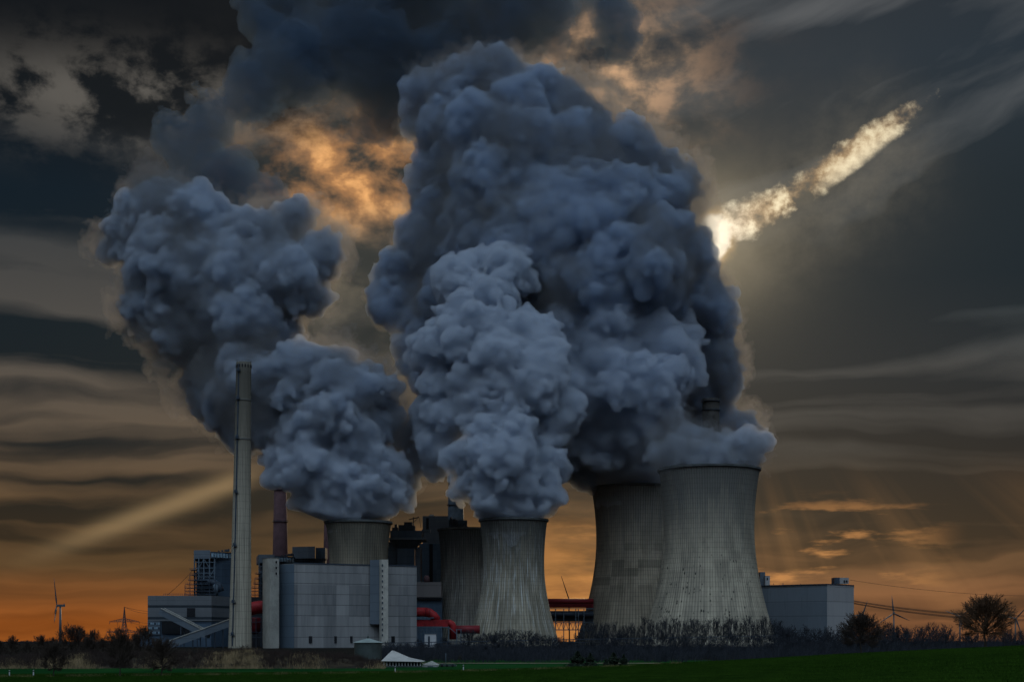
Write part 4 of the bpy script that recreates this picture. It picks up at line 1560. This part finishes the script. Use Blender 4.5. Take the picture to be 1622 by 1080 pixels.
# dark evergreens below the tall towers
def evergreen(h, seed):
    rnd = random.Random(seed)
    t = MB()
    t.tube([(0, 0, -.3), (0, 0, h * .8)], [h * .03, h * .01], 6)
    vs, fs = [], []
    for k in range(2600):
        z = h * (.06 + .94 * rnd.random() ** 1.3)
        rr = h * .36 * (1 - (z / h) ** 1.6) * (.75 + .25 * math.sin(z * 2.2 + seed) + .2 * rnd.random()) * math.sqrt(rnd.uniform(.25, 1))
        t_ = rnd.uniform(0, 6.283)
        c = Vector((rr * math.cos(t_), rr * math.sin(t_), z))
        u = Vector((rnd.gauss(0, 1), rnd.gauss(0, 1), rnd.gauss(0, .6))).normalized() * h * .04
        w = Vector((rnd.gauss(0, 1), rnd.gauss(0, 1), rnd.gauss(0, 1))).normalized() * h * .022
        n = len(vs)
        vs += [tuple(c - u - w), tuple(c + u), tuple(c - u + w)]
        fs.append((n, n + 1, n + 2))
    a = bpy.data.meshes.new('evergreen')
    a.from_pydata(t.v, [], t.f)
    a.materials.append(M['bark'])
    b = bpy.data.meshes.new('evergreen')
    b.from_pydata(vs, [], fs)
    b.materials.append(M['ever'])
    return a, b


eg = [evergreen(8, 3), evergreen(8, 8)]
for i, (px, top, base, d, wd, lab) in enumerate([(915, 1031, 1057, 470, 1.9, 'broad dark evergreen clump left of the others at the edge of the strip'), (935, 1034, 1057, 480, 1.5, 'smaller dark evergreen between the broad clumps at the strip edge'),
                                           (972, 1033, 1055, 460, 1.6, 'dark evergreen clump at the green crest below the tall towers'), (988, 1036, 1055, 455, 1.3, 'rightmost dark evergreen clump at the green crest'), (960, 1042, 1056, 440, 1.0, 'small pointed dark evergreen at the green crest')]):
    k = (hgt(top, d) - PLAIN) / 8
    plant(eg[i % 2], 'evergreen_tree', lab, 'tree', (at(px, d).x, d, PLAIN), i * 2.1, (k * wd, k * wd, k), 'dark evergreens at the strip edge')


# ---------------------------------------------------------------- scrub and undergrowth nobody could count
def scrub(name, spots, hmin, hmax, mat, seed, stems=14, rad=.05, spread=.5):
    rnd = random.Random(seed)
    tw = Tw()
    for x, y, z, k in spots:
        h = rnd.uniform(hmin, hmax) * k
        for i in range(stems):
            a = rnd.uniform(0, 6.283)
            d = Vector((math.cos(a) * rnd.uniform(.1, 1) * spread, math.sin(a) * rnd.uniform(.1, 1) * spread, 1)).normalized()
            p = Vector((x + rnd.gauss(0, .25) * h, y + rnd.gauss(0, .25) * h, z - .2))
            L = h * rnd.uniform(.6, 1.0)
            q = p + d * (L * .5)
            e = q + (d + Vector((rnd.gauss(0, .2), rnd.gauss(0, .2), .2))).normalized() * (L * .5)
            tw.seg(p, q, rad, rad * .7)
            tw.seg(q, e, rad * .7, rad * .3)
            for b in range(4):
                s0 = p.lerp(q, rnd.uniform(.4, 1)) if b < 2 else q.lerp(e, rnd.uniform(.1, .8))
                tw.seg(s0, s0 + Vector((rnd.gauss(0, .45), rnd.gauss(0, .45), rnd.uniform(.15, .8))).normalized() * (L * rnd.uniform(.2, .38)), rad * .5, rad * .25)
    me = bpy.data.meshes.new(name)
    me.from_pydata(tw.v, [], tw.f)
    me.update()
    me.materials.append(mat)
    o = bpy.data.objects.new(name, me)
    COL.objects.link(o)
    return tag(o, kind='stuff')


rnd = random.Random(5)
sp = []
for i in range(1700):
    px, d = rnd.uniform(-20, 606), rnd.uniform(505, 590)
    x = at(px, d).x
    if px > 540 and rnd.random() < .45:
        continue
    dens = math.sin(px * .045) + math.sin(px * .13 + 2) + rnd.gauss(0, .7)
    if dens < -.5 and d < 535:
        continue
    sp.append((x, d, bank_z(x, d), 1.0 + .15 * (px < 230)))
tag(scrub('bank_scrub', sp, 1.3, 3.4, M['shrub'], 2, 15, .045, .7), 'low brown leafless scrub covering the rough bank', 'scrub')
sp = []
for i in range(1100):
    px, d = rnd.uniform(600, 1330), rnd.uniform(610, 1050)
    x = at(px, d).x
    sp.append((x, d, PLAIN, 1.0))
for i in range(800):
    px, d = rnd.uniform(1230, 1680), rnd.uniform(540, 900)
    x = at(px, d).x
    sp.append((x, d, PLAIN, 1.3))
far = []
for i in range(700):
    px, d = (rnd.uniform(-60, 245) if i % 2 else rnd.uniform(1240, 1700)), rnd.uniform(1650, 2000)
    far.append((at(px, d).x, d, PLAIN, 1.0))
tag(scrub('distant_wood', far, 1.5, 4.0, M['twig_blue'], 14, 12, .16, .5), 'low dark distant wood along the horizon', 'wood')
tag(scrub('undergrowth', sp, 3.0, 7.5, M['twig_blue'], 4, 12, .09, .55), 'dark tangled undergrowth filling the belt of bare trees', 'undergrowth')


def blades(name, n, place, h0, h1, w, mat, seed):
    rg = np.random.default_rng(seed)
    P = place(rg, n)
    n = len(P)
    a = rg.uniform(0, 6.283, n)
    hh = rg.uniform(h0, h1, n)
    ww = rg.uniform(.6, 1.2, n) * w
    lean_ = rg.normal(0, .35, (n, 2)) * hh[:, None]
    dx_, dy_ = np.cos(a) * ww, np.sin(a) * ww
    V = np.zeros((n, 3, 3))
    V[:, 0] = P - np.stack([dx_, dy_, np.full(n, .03)], 1)
    V[:, 1] = P + np.stack([dx_, dy_, np.full(n, -.03)], 1)
    V[:, 2] = P + np.stack([lean_[:, 0], lean_[:, 1], hh], 1)
    me = bpy.data.meshes.new(name)
    me.from_pydata(V.reshape(-1, 3).tolist(), [], np.arange(3 * n).reshape(-1, 3).tolist())
    me.update()
    me.materials.append(mat)
    o = bpy.data.objects.new(name, me)
    COL.objects.link(o)
    return tag(o, kind='stuff')


def near_field(rg, n):
    d = 48 + (262 - 48) * rg.random(n) ** .8
    x = (rg.random(n) - .5) * 2 * d * .375
    return np.array([(a, b, ground_z(a, b)) for a, b in zip(x, d)])


def grass_mat(name, lo, hi):
    m, t, b, o = mat_base(name, .8)
    n = noise(t, o, .35, 4, .6)
    b.inputs['Specular IOR Level'].default_value = 0.0
    n2 = noise(t, o, 6.0, 2, .6)
    t.links.new(mixc(t, (n * .5 + n2 * .5).ss(.35, .65), lo, hi).s, b.inputs['Base Color'])
    return m


tag(blades('winter_wheat', 90000, near_field, .05, .15, .022, grass_mat('green_blades', (.007, .022, .003), (.034, .084, .010)), 3), 'short green winter wheat covering the near field', 'crop')


def verge(rg, n):
    px = rg.uniform(-20, 1080, n)
    d = rg.uniform(248, 262, n)
    keep = (np.sin(px * .06) + np.sin(px * .17 + 1) + rg.normal(0, .8, n)) > .2
    px, d = px[keep], d[keep]
    x = (px - CX) * d / FPX
    return np.array([(a, b, ground_z(a, b)) for a, b in zip(x, d)])


tag(blades('verge_grass', 9000, verge, .10, .42, .03, grass_mat('dry_blades', (.05, .06, .02), (.17, .15, .07)), 6), 'tufts of dry grass along the edge of the near field', 'grass')


def dry(rg, n):
    px = rg.uniform(-20, 610, n)
    d = rg.uniform(498, 575, n)
    keep = (np.sin(px * .05 + 2) + np.sin(px * .021) + rg.normal(0, .6, n) - (d - 510) * .015) > .2
    px, d = px[keep], d[keep]
    x = (px - CX) * d / FPX
    return np.array([(a, b, bank_z(a, b)) for a, b in zip(x, d)])


tag(blades('reeds', 45000, dry, .6, 1.9, .08, grass_mat('straw', (.13, .10, .055), (.40, .30, .17)), 9), 'pale dry reeds along the foot of the rough bank', 'reeds')

# ---------------------------------------------------------------- steam
def upsample(n_out, coarse, rng):
    """smooth random field on a grid of shape n_out, features about `coarse` cells wide"""
    shp = [max(4, int(n / coarse) + 4) for n in n_out]
    a = rng.standard_normal(shp).astype(np.float32)
    for ax in range(3):
        n, k = n_out[ax], shp[ax]
        x = np.arange(n) / coarse + 1.0 + rng.random()
        x = np.clip(x, 1, k - 2.001)
        i = np.floor(x).astype(int)
        f = (x - i)
        M = np.zeros((n, k), np.float32)
        w = ((1 - f) ** 3 / 6, (3 * f ** 3 - 6 * f ** 2 + 4) / 6, (-3 * f ** 3 + 3 * f ** 2 + 3 * f + 1) / 6, f ** 3 / 6)
        for j in range(4):
            M[np.arange(n), np.clip(i - 1 + j, 0, k - 1)] += w[j]
        a = np.moveaxis(np.tensordot(M, a, (1, ax)), 0, ax)
    return a / (a.std() + 1e-6)


def grow(blobs, D0, rng, n1=12, n2=9, n3=7, k1=(.24, .62), k2=(.26, .56)):
    """billows on billows: each blob (pixel x, pixel y, pixel radius, depth offset in metres) sprouts smaller ones"""
    out = []
    for px, py, rp, dd in blobs:
        D = D0 + dd
        s = D / FPX
        c = np.array([(px - CX) * s, D, (HY - py) * s])
        r = rp * s
        out.append((c, r * .90, 0))
        for _ in range(n1):
            v = rng.standard_normal(3)
            v[1] -= .35                                    # mostly on the near side
            v[2] += .15
            v /= np.linalg.norm(v)
            r1 = r * rng.uniform(*k1)
            c1 = c + v * (r * .98 - r1 * .62)
            out.append((c1, r1, 1))
            if r1 < 9:
                continue
            for _ in range(n2):
                w = rng.standard_normal(3) + v * .9
                w /= np.linalg.norm(w)
                r2 = r1 * rng.uniform(*k2)
                c2 = c1 + w * (r1 - r2 * .45)
                out.append((c2, r2, 2))
                if r2 < 7 or w[1] > .5:
                    continue
                for _ in range(n3):
                    x = rng.standard_normal(3) + w * 1.1
                    x /= np.linalg.norm(x)
                    r3 = r2 * rng.uniform(.3, .5)
                    out.append((c2 + x * (r2 - r3 * .4), r3, 3))
    return out


def steam_mesh(name, blobs, D0, seed, h=2.6, floor=None, a1=1.5, a2=1.3, alow=3.2, mouth=None, **kw):
    rng = np.random.default_rng(seed)
    sp = grow(blobs, D0, rng, **kw)
    lo = np.min([c - r for c, r, _ in sp], axis=0) - 14
    hi = np.max([c + r for c, r, _ in sp], axis=0) + 14
    if floor is not None:
        lo[2] = max(lo[2], floor - 3 * h)
    n = np.ceil((hi - lo) / h).astype(int)
    d = np.full(n, 30.0, np.float32)
    for c, r, lev in sp:
        m = r + 9
        i0 = np.maximum(np.floor((c - m - lo) / h).astype(int), 0)
        i1 = np.minimum(np.ceil((c + m - lo) / h).astype(int) + 1, n)
        if np.any(i1 <= i0):
            continue
        ax = [(lo[k] + np.arange(i0[k], i1[k]) * h - c[k]).astype(np.float32) ** 2 for k in range(3)]
        q = np.sqrt(ax[0][:, None, None] + ax[1][None, :, None] + ax[2][None, None, :]) - r
        sl = d[i0[0]:i1[0], i0[1]:i1[1], i0[2]:i1[2]]
        k = 1.0
        hh = np.clip(.5 + .5 * (sl - q) / k, 0, 1)
        sl[...] = sl * (1 - hh) + q * hh - k * hh * (1 - hh)
    d += alow * upsample(n, 34 / h, rng) * .8
    d -= a1 * 1.4 * (np.abs(upsample(n, 11 / h, rng)) - .7)
    d -= a2 * 1.4 * (np.abs(upsample(n, 5.2 / h, rng)) - .7)
    if floor is not None:
        z = (lo[2] + np.arange(n[2]) * h).astype(np.float32)
        d = np.maximum(d, (floor - z)[None, None, :])
    if mouth is not None:
        mx_, my_, mz_, mr_ = mouth                       # inside the tower the steam keeps within its wall
        gx = (lo[0] + np.arange(n[0]) * h - mx_).astype(np.float32)
        gy = (lo[1] + np.arange(n[1]) * h - my_).astype(np.float32)
        gz = (lo[2] + np.arange(n[2]) * h - mz_).astype(np.float32)
        rad = np.sqrt(gx[:, None] ** 2 + gy[None, :] ** 2)
        lim = mr_ + np.maximum(gz, 0) * 2.4 + np.maximum(gz - 12, 0) * 30
        d = np.maximum(d, (rad[:, :, None] - lim[None, None, :]) * .4)
    d[0], d[-1], d[:, 0], d[:, -1], d[:, :, 0], d[:, :, -1] = 9, 9, 9, 9, 9, 9
    d = np.clip(d, -3 * h, 3 * h)
    g = openvdb.FloatGrid(3 * h)
    g.copyFromArray(np.ascontiguousarray(d, np.float32))
    pts, quads = g.convertToQuads(0.0)
    pts = np.asarray(pts, np.float32) * h + lo.astype(np.float32)
    quads = np.asarray(quads, np.int32)
    quads = drop_crumbs(len(pts), quads, 1500)
    used, inv = np.unique(quads, return_inverse=True)
    pts = pts[used]
    quads = inv.reshape(quads.shape).astype(np.int32)
    me = bpy.data.meshes.new(name)
    me.vertices.add(len(pts))
    me.vertices.foreach_set('co', pts.ravel())
    me.loops.add(quads.size)
    me.loops.foreach_set('vertex_index', quads.ravel())
    me.polygons.add(len(quads))
    me.polygons.foreach_set('loop_start', np.arange(0, quads.size, 4, dtype=np.int32))
    me.polygons.foreach_set('use_smooth', np.ones(len(quads), bool))
    me.update(calc_edges=True)
    me.validate()
    return me


def drop_crumbs(nv, quads, least):
    """leave out floating bits of fewer than `least` faces, and hollows of any size inside"""
    lab = np.arange(nv)
    while True:
        m = lab[quads].min(axis=1)
        new = lab.copy()
        for k in range(4):
            np.minimum.at(new, quads[:, k], m)
        new = new[new]
        if np.array_equal(new, lab):
            break
        lab = new
    f = lab[quads[:, 0]]
    cnt = np.bincount(f, minlength=nv)
    return quads[cnt[f] >= least]


def steam_mat(name, density, col, aniso=.35, absorb=None, skin=.3, skincol=(.5, .53, .57)):
    m = bpy.data.materials.new(name)
    m.use_nodes = True
    t = m.node_tree
    t.nodes.clear()
    out = t.nodes.new('ShaderNodeOutputMaterial')
    v = t.nodes.new('ShaderNodeVolumePrincipled')
    v.inputs['Color'].default_value = (*col, 1)
    v.inputs['Density'].default_value = density
    v.inputs['Anisotropy'].default_value = aniso
    t.links.new(v.outputs[0], out.inputs['Volume'])
    tr = t.nodes.new('ShaderNodeBsdfTransparent')
    df = t.nodes.new('ShaderNodeBsdfDiffuse')
    df.inputs['Color'].default_value = (*skincol, 1)
    mx = t.nodes.new('ShaderNodeMixShader')
    mx.inputs[0].default_value = skin
    t.links.new(tr.outputs[0], mx.inputs[1])
    t.links.new(df.outputs[0], mx.inputs[2])
    t.links.new(mx.outputs[0], out.inputs['Surface'])
    m.volume_intersection_method = 'ACCURATE' if hasattr(m, 'volume_intersection_method') else None
    return m


# (pixel x, pixel y, pixel radius, depth offset)
PLUME_A1 = [(568, 824, 28, 0), (568, 800, 50, 0), (562, 785, 58, -6), (606, 792, 42, 0), (532, 752, 58, -14), (492, 722, 56, -10), (468, 700, 50, 0), (505, 676, 52, -14),
           (560, 704, 56, -8), (602, 742, 44, 4), (634, 790, 24, 10), (500, 790, 34, 6), (455, 735, 36, 6),
           (634, 792, 20, 10)]
PLUME_A2 = [(400, 612, 66, 4), (470, 612, 60, -4), (542, 620, 62, -4), (592, 612, 38, 8), (430, 655, 46, 0), (500, 645, 46, -8), (380, 545, 54, 30), (350, 622, 54, 40), (320, 604, 40, 50), (330, 655, 26, 50), (600, 665, 44, 24), (440, 665, 46, 30), (395, 668, 44, 40),
           (242, 486, 50, 60), (300, 520, 66, 50), (285, 430, 76, 50), (370, 480, 84, 40), (440, 440, 74, 40), (400, 392, 56, 50), (500, 412, 46, 46), (470, 352, 34, 56), (522, 396, 26, 50),
           (205, 375, 44, 90), (262, 338, 58, 80), (212, 330, 30, 100), (178, 392, 26, 100), (312, 372, 66, 60), (340, 566, 52, 50), (430, 512, 56, 44), (492, 474, 30, 50), (636, 694, 30, 40), (652, 730, 26, 40), (646, 764, 18, 40), (612, 640, 28, 40)]
PLUME_B = [(813, 822, 30, 0), (813, 800, 50, 0), (803, 782, 56, -6), (846, 778, 42, 0), (762, 768, 40, 0), (734, 784, 20, 10), (798, 728, 58, -14), (852, 736, 44, 4), (748, 724, 42, 4),
           (800, 684, 62, -4), (866, 694, 40, 14), (752, 646, 50, 6), (812, 632, 58, 0), (716, 668, 38, 20), (848, 604, 52, 10), (782, 568, 52, 6), (704, 616, 36, 24), (734, 524, 58, 20), (694, 548, 44, 30), (882, 664, 44, 20), (694, 704, 34, 30), (684, 742, 24, 40), (672, 660, 24, 40), (770, 490, 54, 50), (840, 540, 50, 40), (720, 450, 44, 70), (800, 430, 50, 80)]
PLUME_C = [(1006, 772, 48, 0), (1006, 748, 68, -8), (962, 744, 52, -14), (924, 738, 44, -10), (902, 768, 20, 0), (1000, 704, 66, -40), (948, 684, 66, -50), (900, 694, 46, -40), (872, 720, 30, -20),
           (985, 612, 84, -70), (922, 622, 66, -80), (868, 640, 44, -80), (880, 556, 58, -70), (940, 545, 66, -60), (1022, 550, 62, -60), (1000, 650, 50, -80), (1040, 664, 44, -60), (1052, 600, 50, -60), (1070, 540, 46, -40), (970, 500, 50, -40), (900, 500, 40, -40)]
PLUME_D1 = [(1123, 748, 54, 0), (1123, 738, 50, 0), (1072, 716, 42, 0), (1090, 700, 32, 4), (1180, 716, 38, 10), (1206, 698, 20, 20), (1158, 712, 28, 10), (1120, 722, 34, -20)]
PLUME_UP = [(830, 456, 76, 100), (762, 464, 66, 110), (702, 484, 54, 120), (642, 474, 44, 130), (612, 484, 26, 140), (642, 434, 44, 130), (920, 452, 84, 90), (1012, 436, 84, 80), (1056, 394, 66, 90), (1102, 388, 30, 90),
           (682, 404, 54, 130), (704, 344, 54, 140), (762, 384, 76, 120), (852, 374, 96, 110), (950, 354, 86, 110), (1040, 334, 66, 110), (1092, 294, 32, 120), (1098, 268, 22, 120), (1052, 272, 36, 120),
           (990, 262, 56, 120), (930, 224, 56, 130), (1000, 232, 30, 130), (900, 176, 50, 140), (940, 182, 30, 140), (860, 156, 46, 150), (792, 136, 46, 150), (802, 100, 18, 150), (742, 126, 46, 160),
           (702, 154, 50, 160), (668, 192, 30, 170), (722, 224, 66, 150), (802, 224, 76, 140), (872, 264, 76, 130), (782, 294, 86, 130), (702, 284, 40, 150),
            (940, 560, 60, 120), (860, 540, 60, 110), (880, 620, 50, 110), (900, 690, 60, 120), (930, 640, 60, 110), (1000, 640, 60, 120), (740, 560, 56, 110), (700, 620, 50, 110), (690, 690, 40, 110), (680, 560, 40, 110),
            (1102, 592, 64, 220), (1132, 532, 44, 220), (1150, 562, 28, 220), (1150, 502, 24, 220), (1082, 484, 66, 200), (1120, 452, 18, 200), (1110, 650, 44, 230), (1176, 680, 30, 230)]
BANK = [(620, 104, 84, 0), (560, 64, 76, 0), (700, 54, 76, 0), (602, 182, 40, 0), (578, 202, 24, 0), (502, 22, 56, 0), (642, 0, 86, 0), (782, 30, 76, 0), (880, 34, 54, 0), (960, 34, 44, 20), (440, 8, 56, 20),
        (560, -50, 80, 0), (700, -60, 90, 0), (840, -50, 80, 0), (480, -60, 60, 0)]
BACKDRIFT = [(330, 190, 56, 0), (395, 150, 60, 10), (455, 100, 66, 20), (290, 215, 44, 0), (304, 244, 46, 0), (352, 284, 56, 0), (402, 332, 46, 0), (280, 290, 30, 0)]

STEAM = steam_mat('steam', .20, (.72, .775, .845), .3, skin=.06)
STEAM_SHADED = steam_mat('shaded_upper_steam', .12, (.56, .655, .78), .3, skin=.04)  # upper cloud: its shade is put into a darker steam colour
STEAM_SHADED2 = steam_mat('shaded_left_steam', .17, (.65, .72, .81), .3, skin=.05)  # left cloud: shading of the same steam painted as a duller colour
SMOKE = steam_mat('dark_smoke', .03, (.14, .22, .33), .3, skin=.012)
WISP = steam_mat('thin_steam', .014, (.42, .42, .42), .4, skin=.004)
STEAM_MID = steam_mat('soft_steam', .13, (.70, .76, .84), .3, skin=.04)


def cloud_obj(name, me, mat, label, cat, group=None, parent=None):
    o = bpy.data.objects.new(name, me)
    COL.objects.link(o)
    me.materials.append(mat)
    o.parent = parent
    return tag(o, label, cat, group)


def wisps(parent, blobs, D0, seed, grow_by=1.04):
    for g, sd in ((.98, seed), (1.08, seed + 50)):
        bl = [(x, y - 2, r * g * grow_by, dd) for x, y, r, dd in blobs]
        cloud_obj('wisps', steam_mesh('wisps', bl, D0, sd, h=2.8, alow=5.0, a1=4.0, a2=5.0, n2=7, n3=0), WISP, None, None, None, parent)


G_ = 'steam plumes from the cooling towers'
pa = cloud_obj('steam_plume', steam_mesh('steam_plume', PLUME_A1, 1424, 3, h=2.0, mouth=(at(568, 1424).x, 1424, hgt(827, 1424), 50 * 1424 / FPX)), STEAM, 'knobbly steam plume rising from the brown cooling tower', 'steam plume', G_)
pa2 = cloud_obj('steam_cloud', steam_mesh('steam_cloud', PLUME_A2, 1424, 13, h=2.4, n3=6), STEAM_SHADED2, 'dark steam cloud drifting up and left behind the top of the tall chimney', 'steam cloud')
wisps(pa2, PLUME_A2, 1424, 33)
pb_ = cloud_obj('steam_plume', steam_mesh('steam_plume', PLUME_B, 1400, 4, h=2.0, mouth=(at(813.5, 1400).x, 1400, hgt(823.5, 1400), 51 * 1400 / FPX)), STEAM, 'bright knobbly steam plume rising from the tower with white lime streaks', 'steam plume', G_)
cloud_obj('steam_plume', steam_mesh('steam_plume', PLUME_C, 1576, 5, h=2.4, alow=3.5, mouth=(at(1007.5, 1576).x, 1576, hgt(774, 1576), 68 * 1576 / FPX)), STEAM_MID, 'steam plume of the patched cooling tower half behind the tallest one', 'steam plume', G_)
pd = cloud_obj('steam_plume', steam_mesh('steam_plume', PLUME_D1, 1400, 6, h=2.4, alow=3.5, mouth=(at(1123, 1400).x, 1400, hgt(744, 1400), 77 * 1400 / FPX)), STEAM_MID, 'steam plume low over the tallest cooling tower, curling round the sooty stack', 'steam plume', G_)
wisps(pd, PLUME_D1, 1400, 36, 1.03)
pu = cloud_obj('steam_cloud', steam_mesh('steam_cloud', PLUME_UP, 1430, 7, h=2.6, n1=10, n2=8, n3=5, k1=(.26, .68), alow=3.8), STEAM_SHADED, 'huge dark grey merged steam cloud towering over the middle of the works', 'steam cloud')
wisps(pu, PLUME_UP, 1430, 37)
cloud_obj('smoke_bank', steam_mesh('smoke_bank', BANK, 1680, 8, h=5.0, alow=7.0, a1=3, a2=2, n3=0), SMOKE, 'soft dark smoke bank at the very top behind the huge cloud', 'smoke')
cloud_obj('smoke_bank', steam_mesh('smoke_bank', BACKDRIFT, 1620, 9, h=4.0, alow=7.0, a1=3, a2=2, n3=0), SMOKE, 'faint dark smoke drifting behind the top of the left plume', 'smoke')
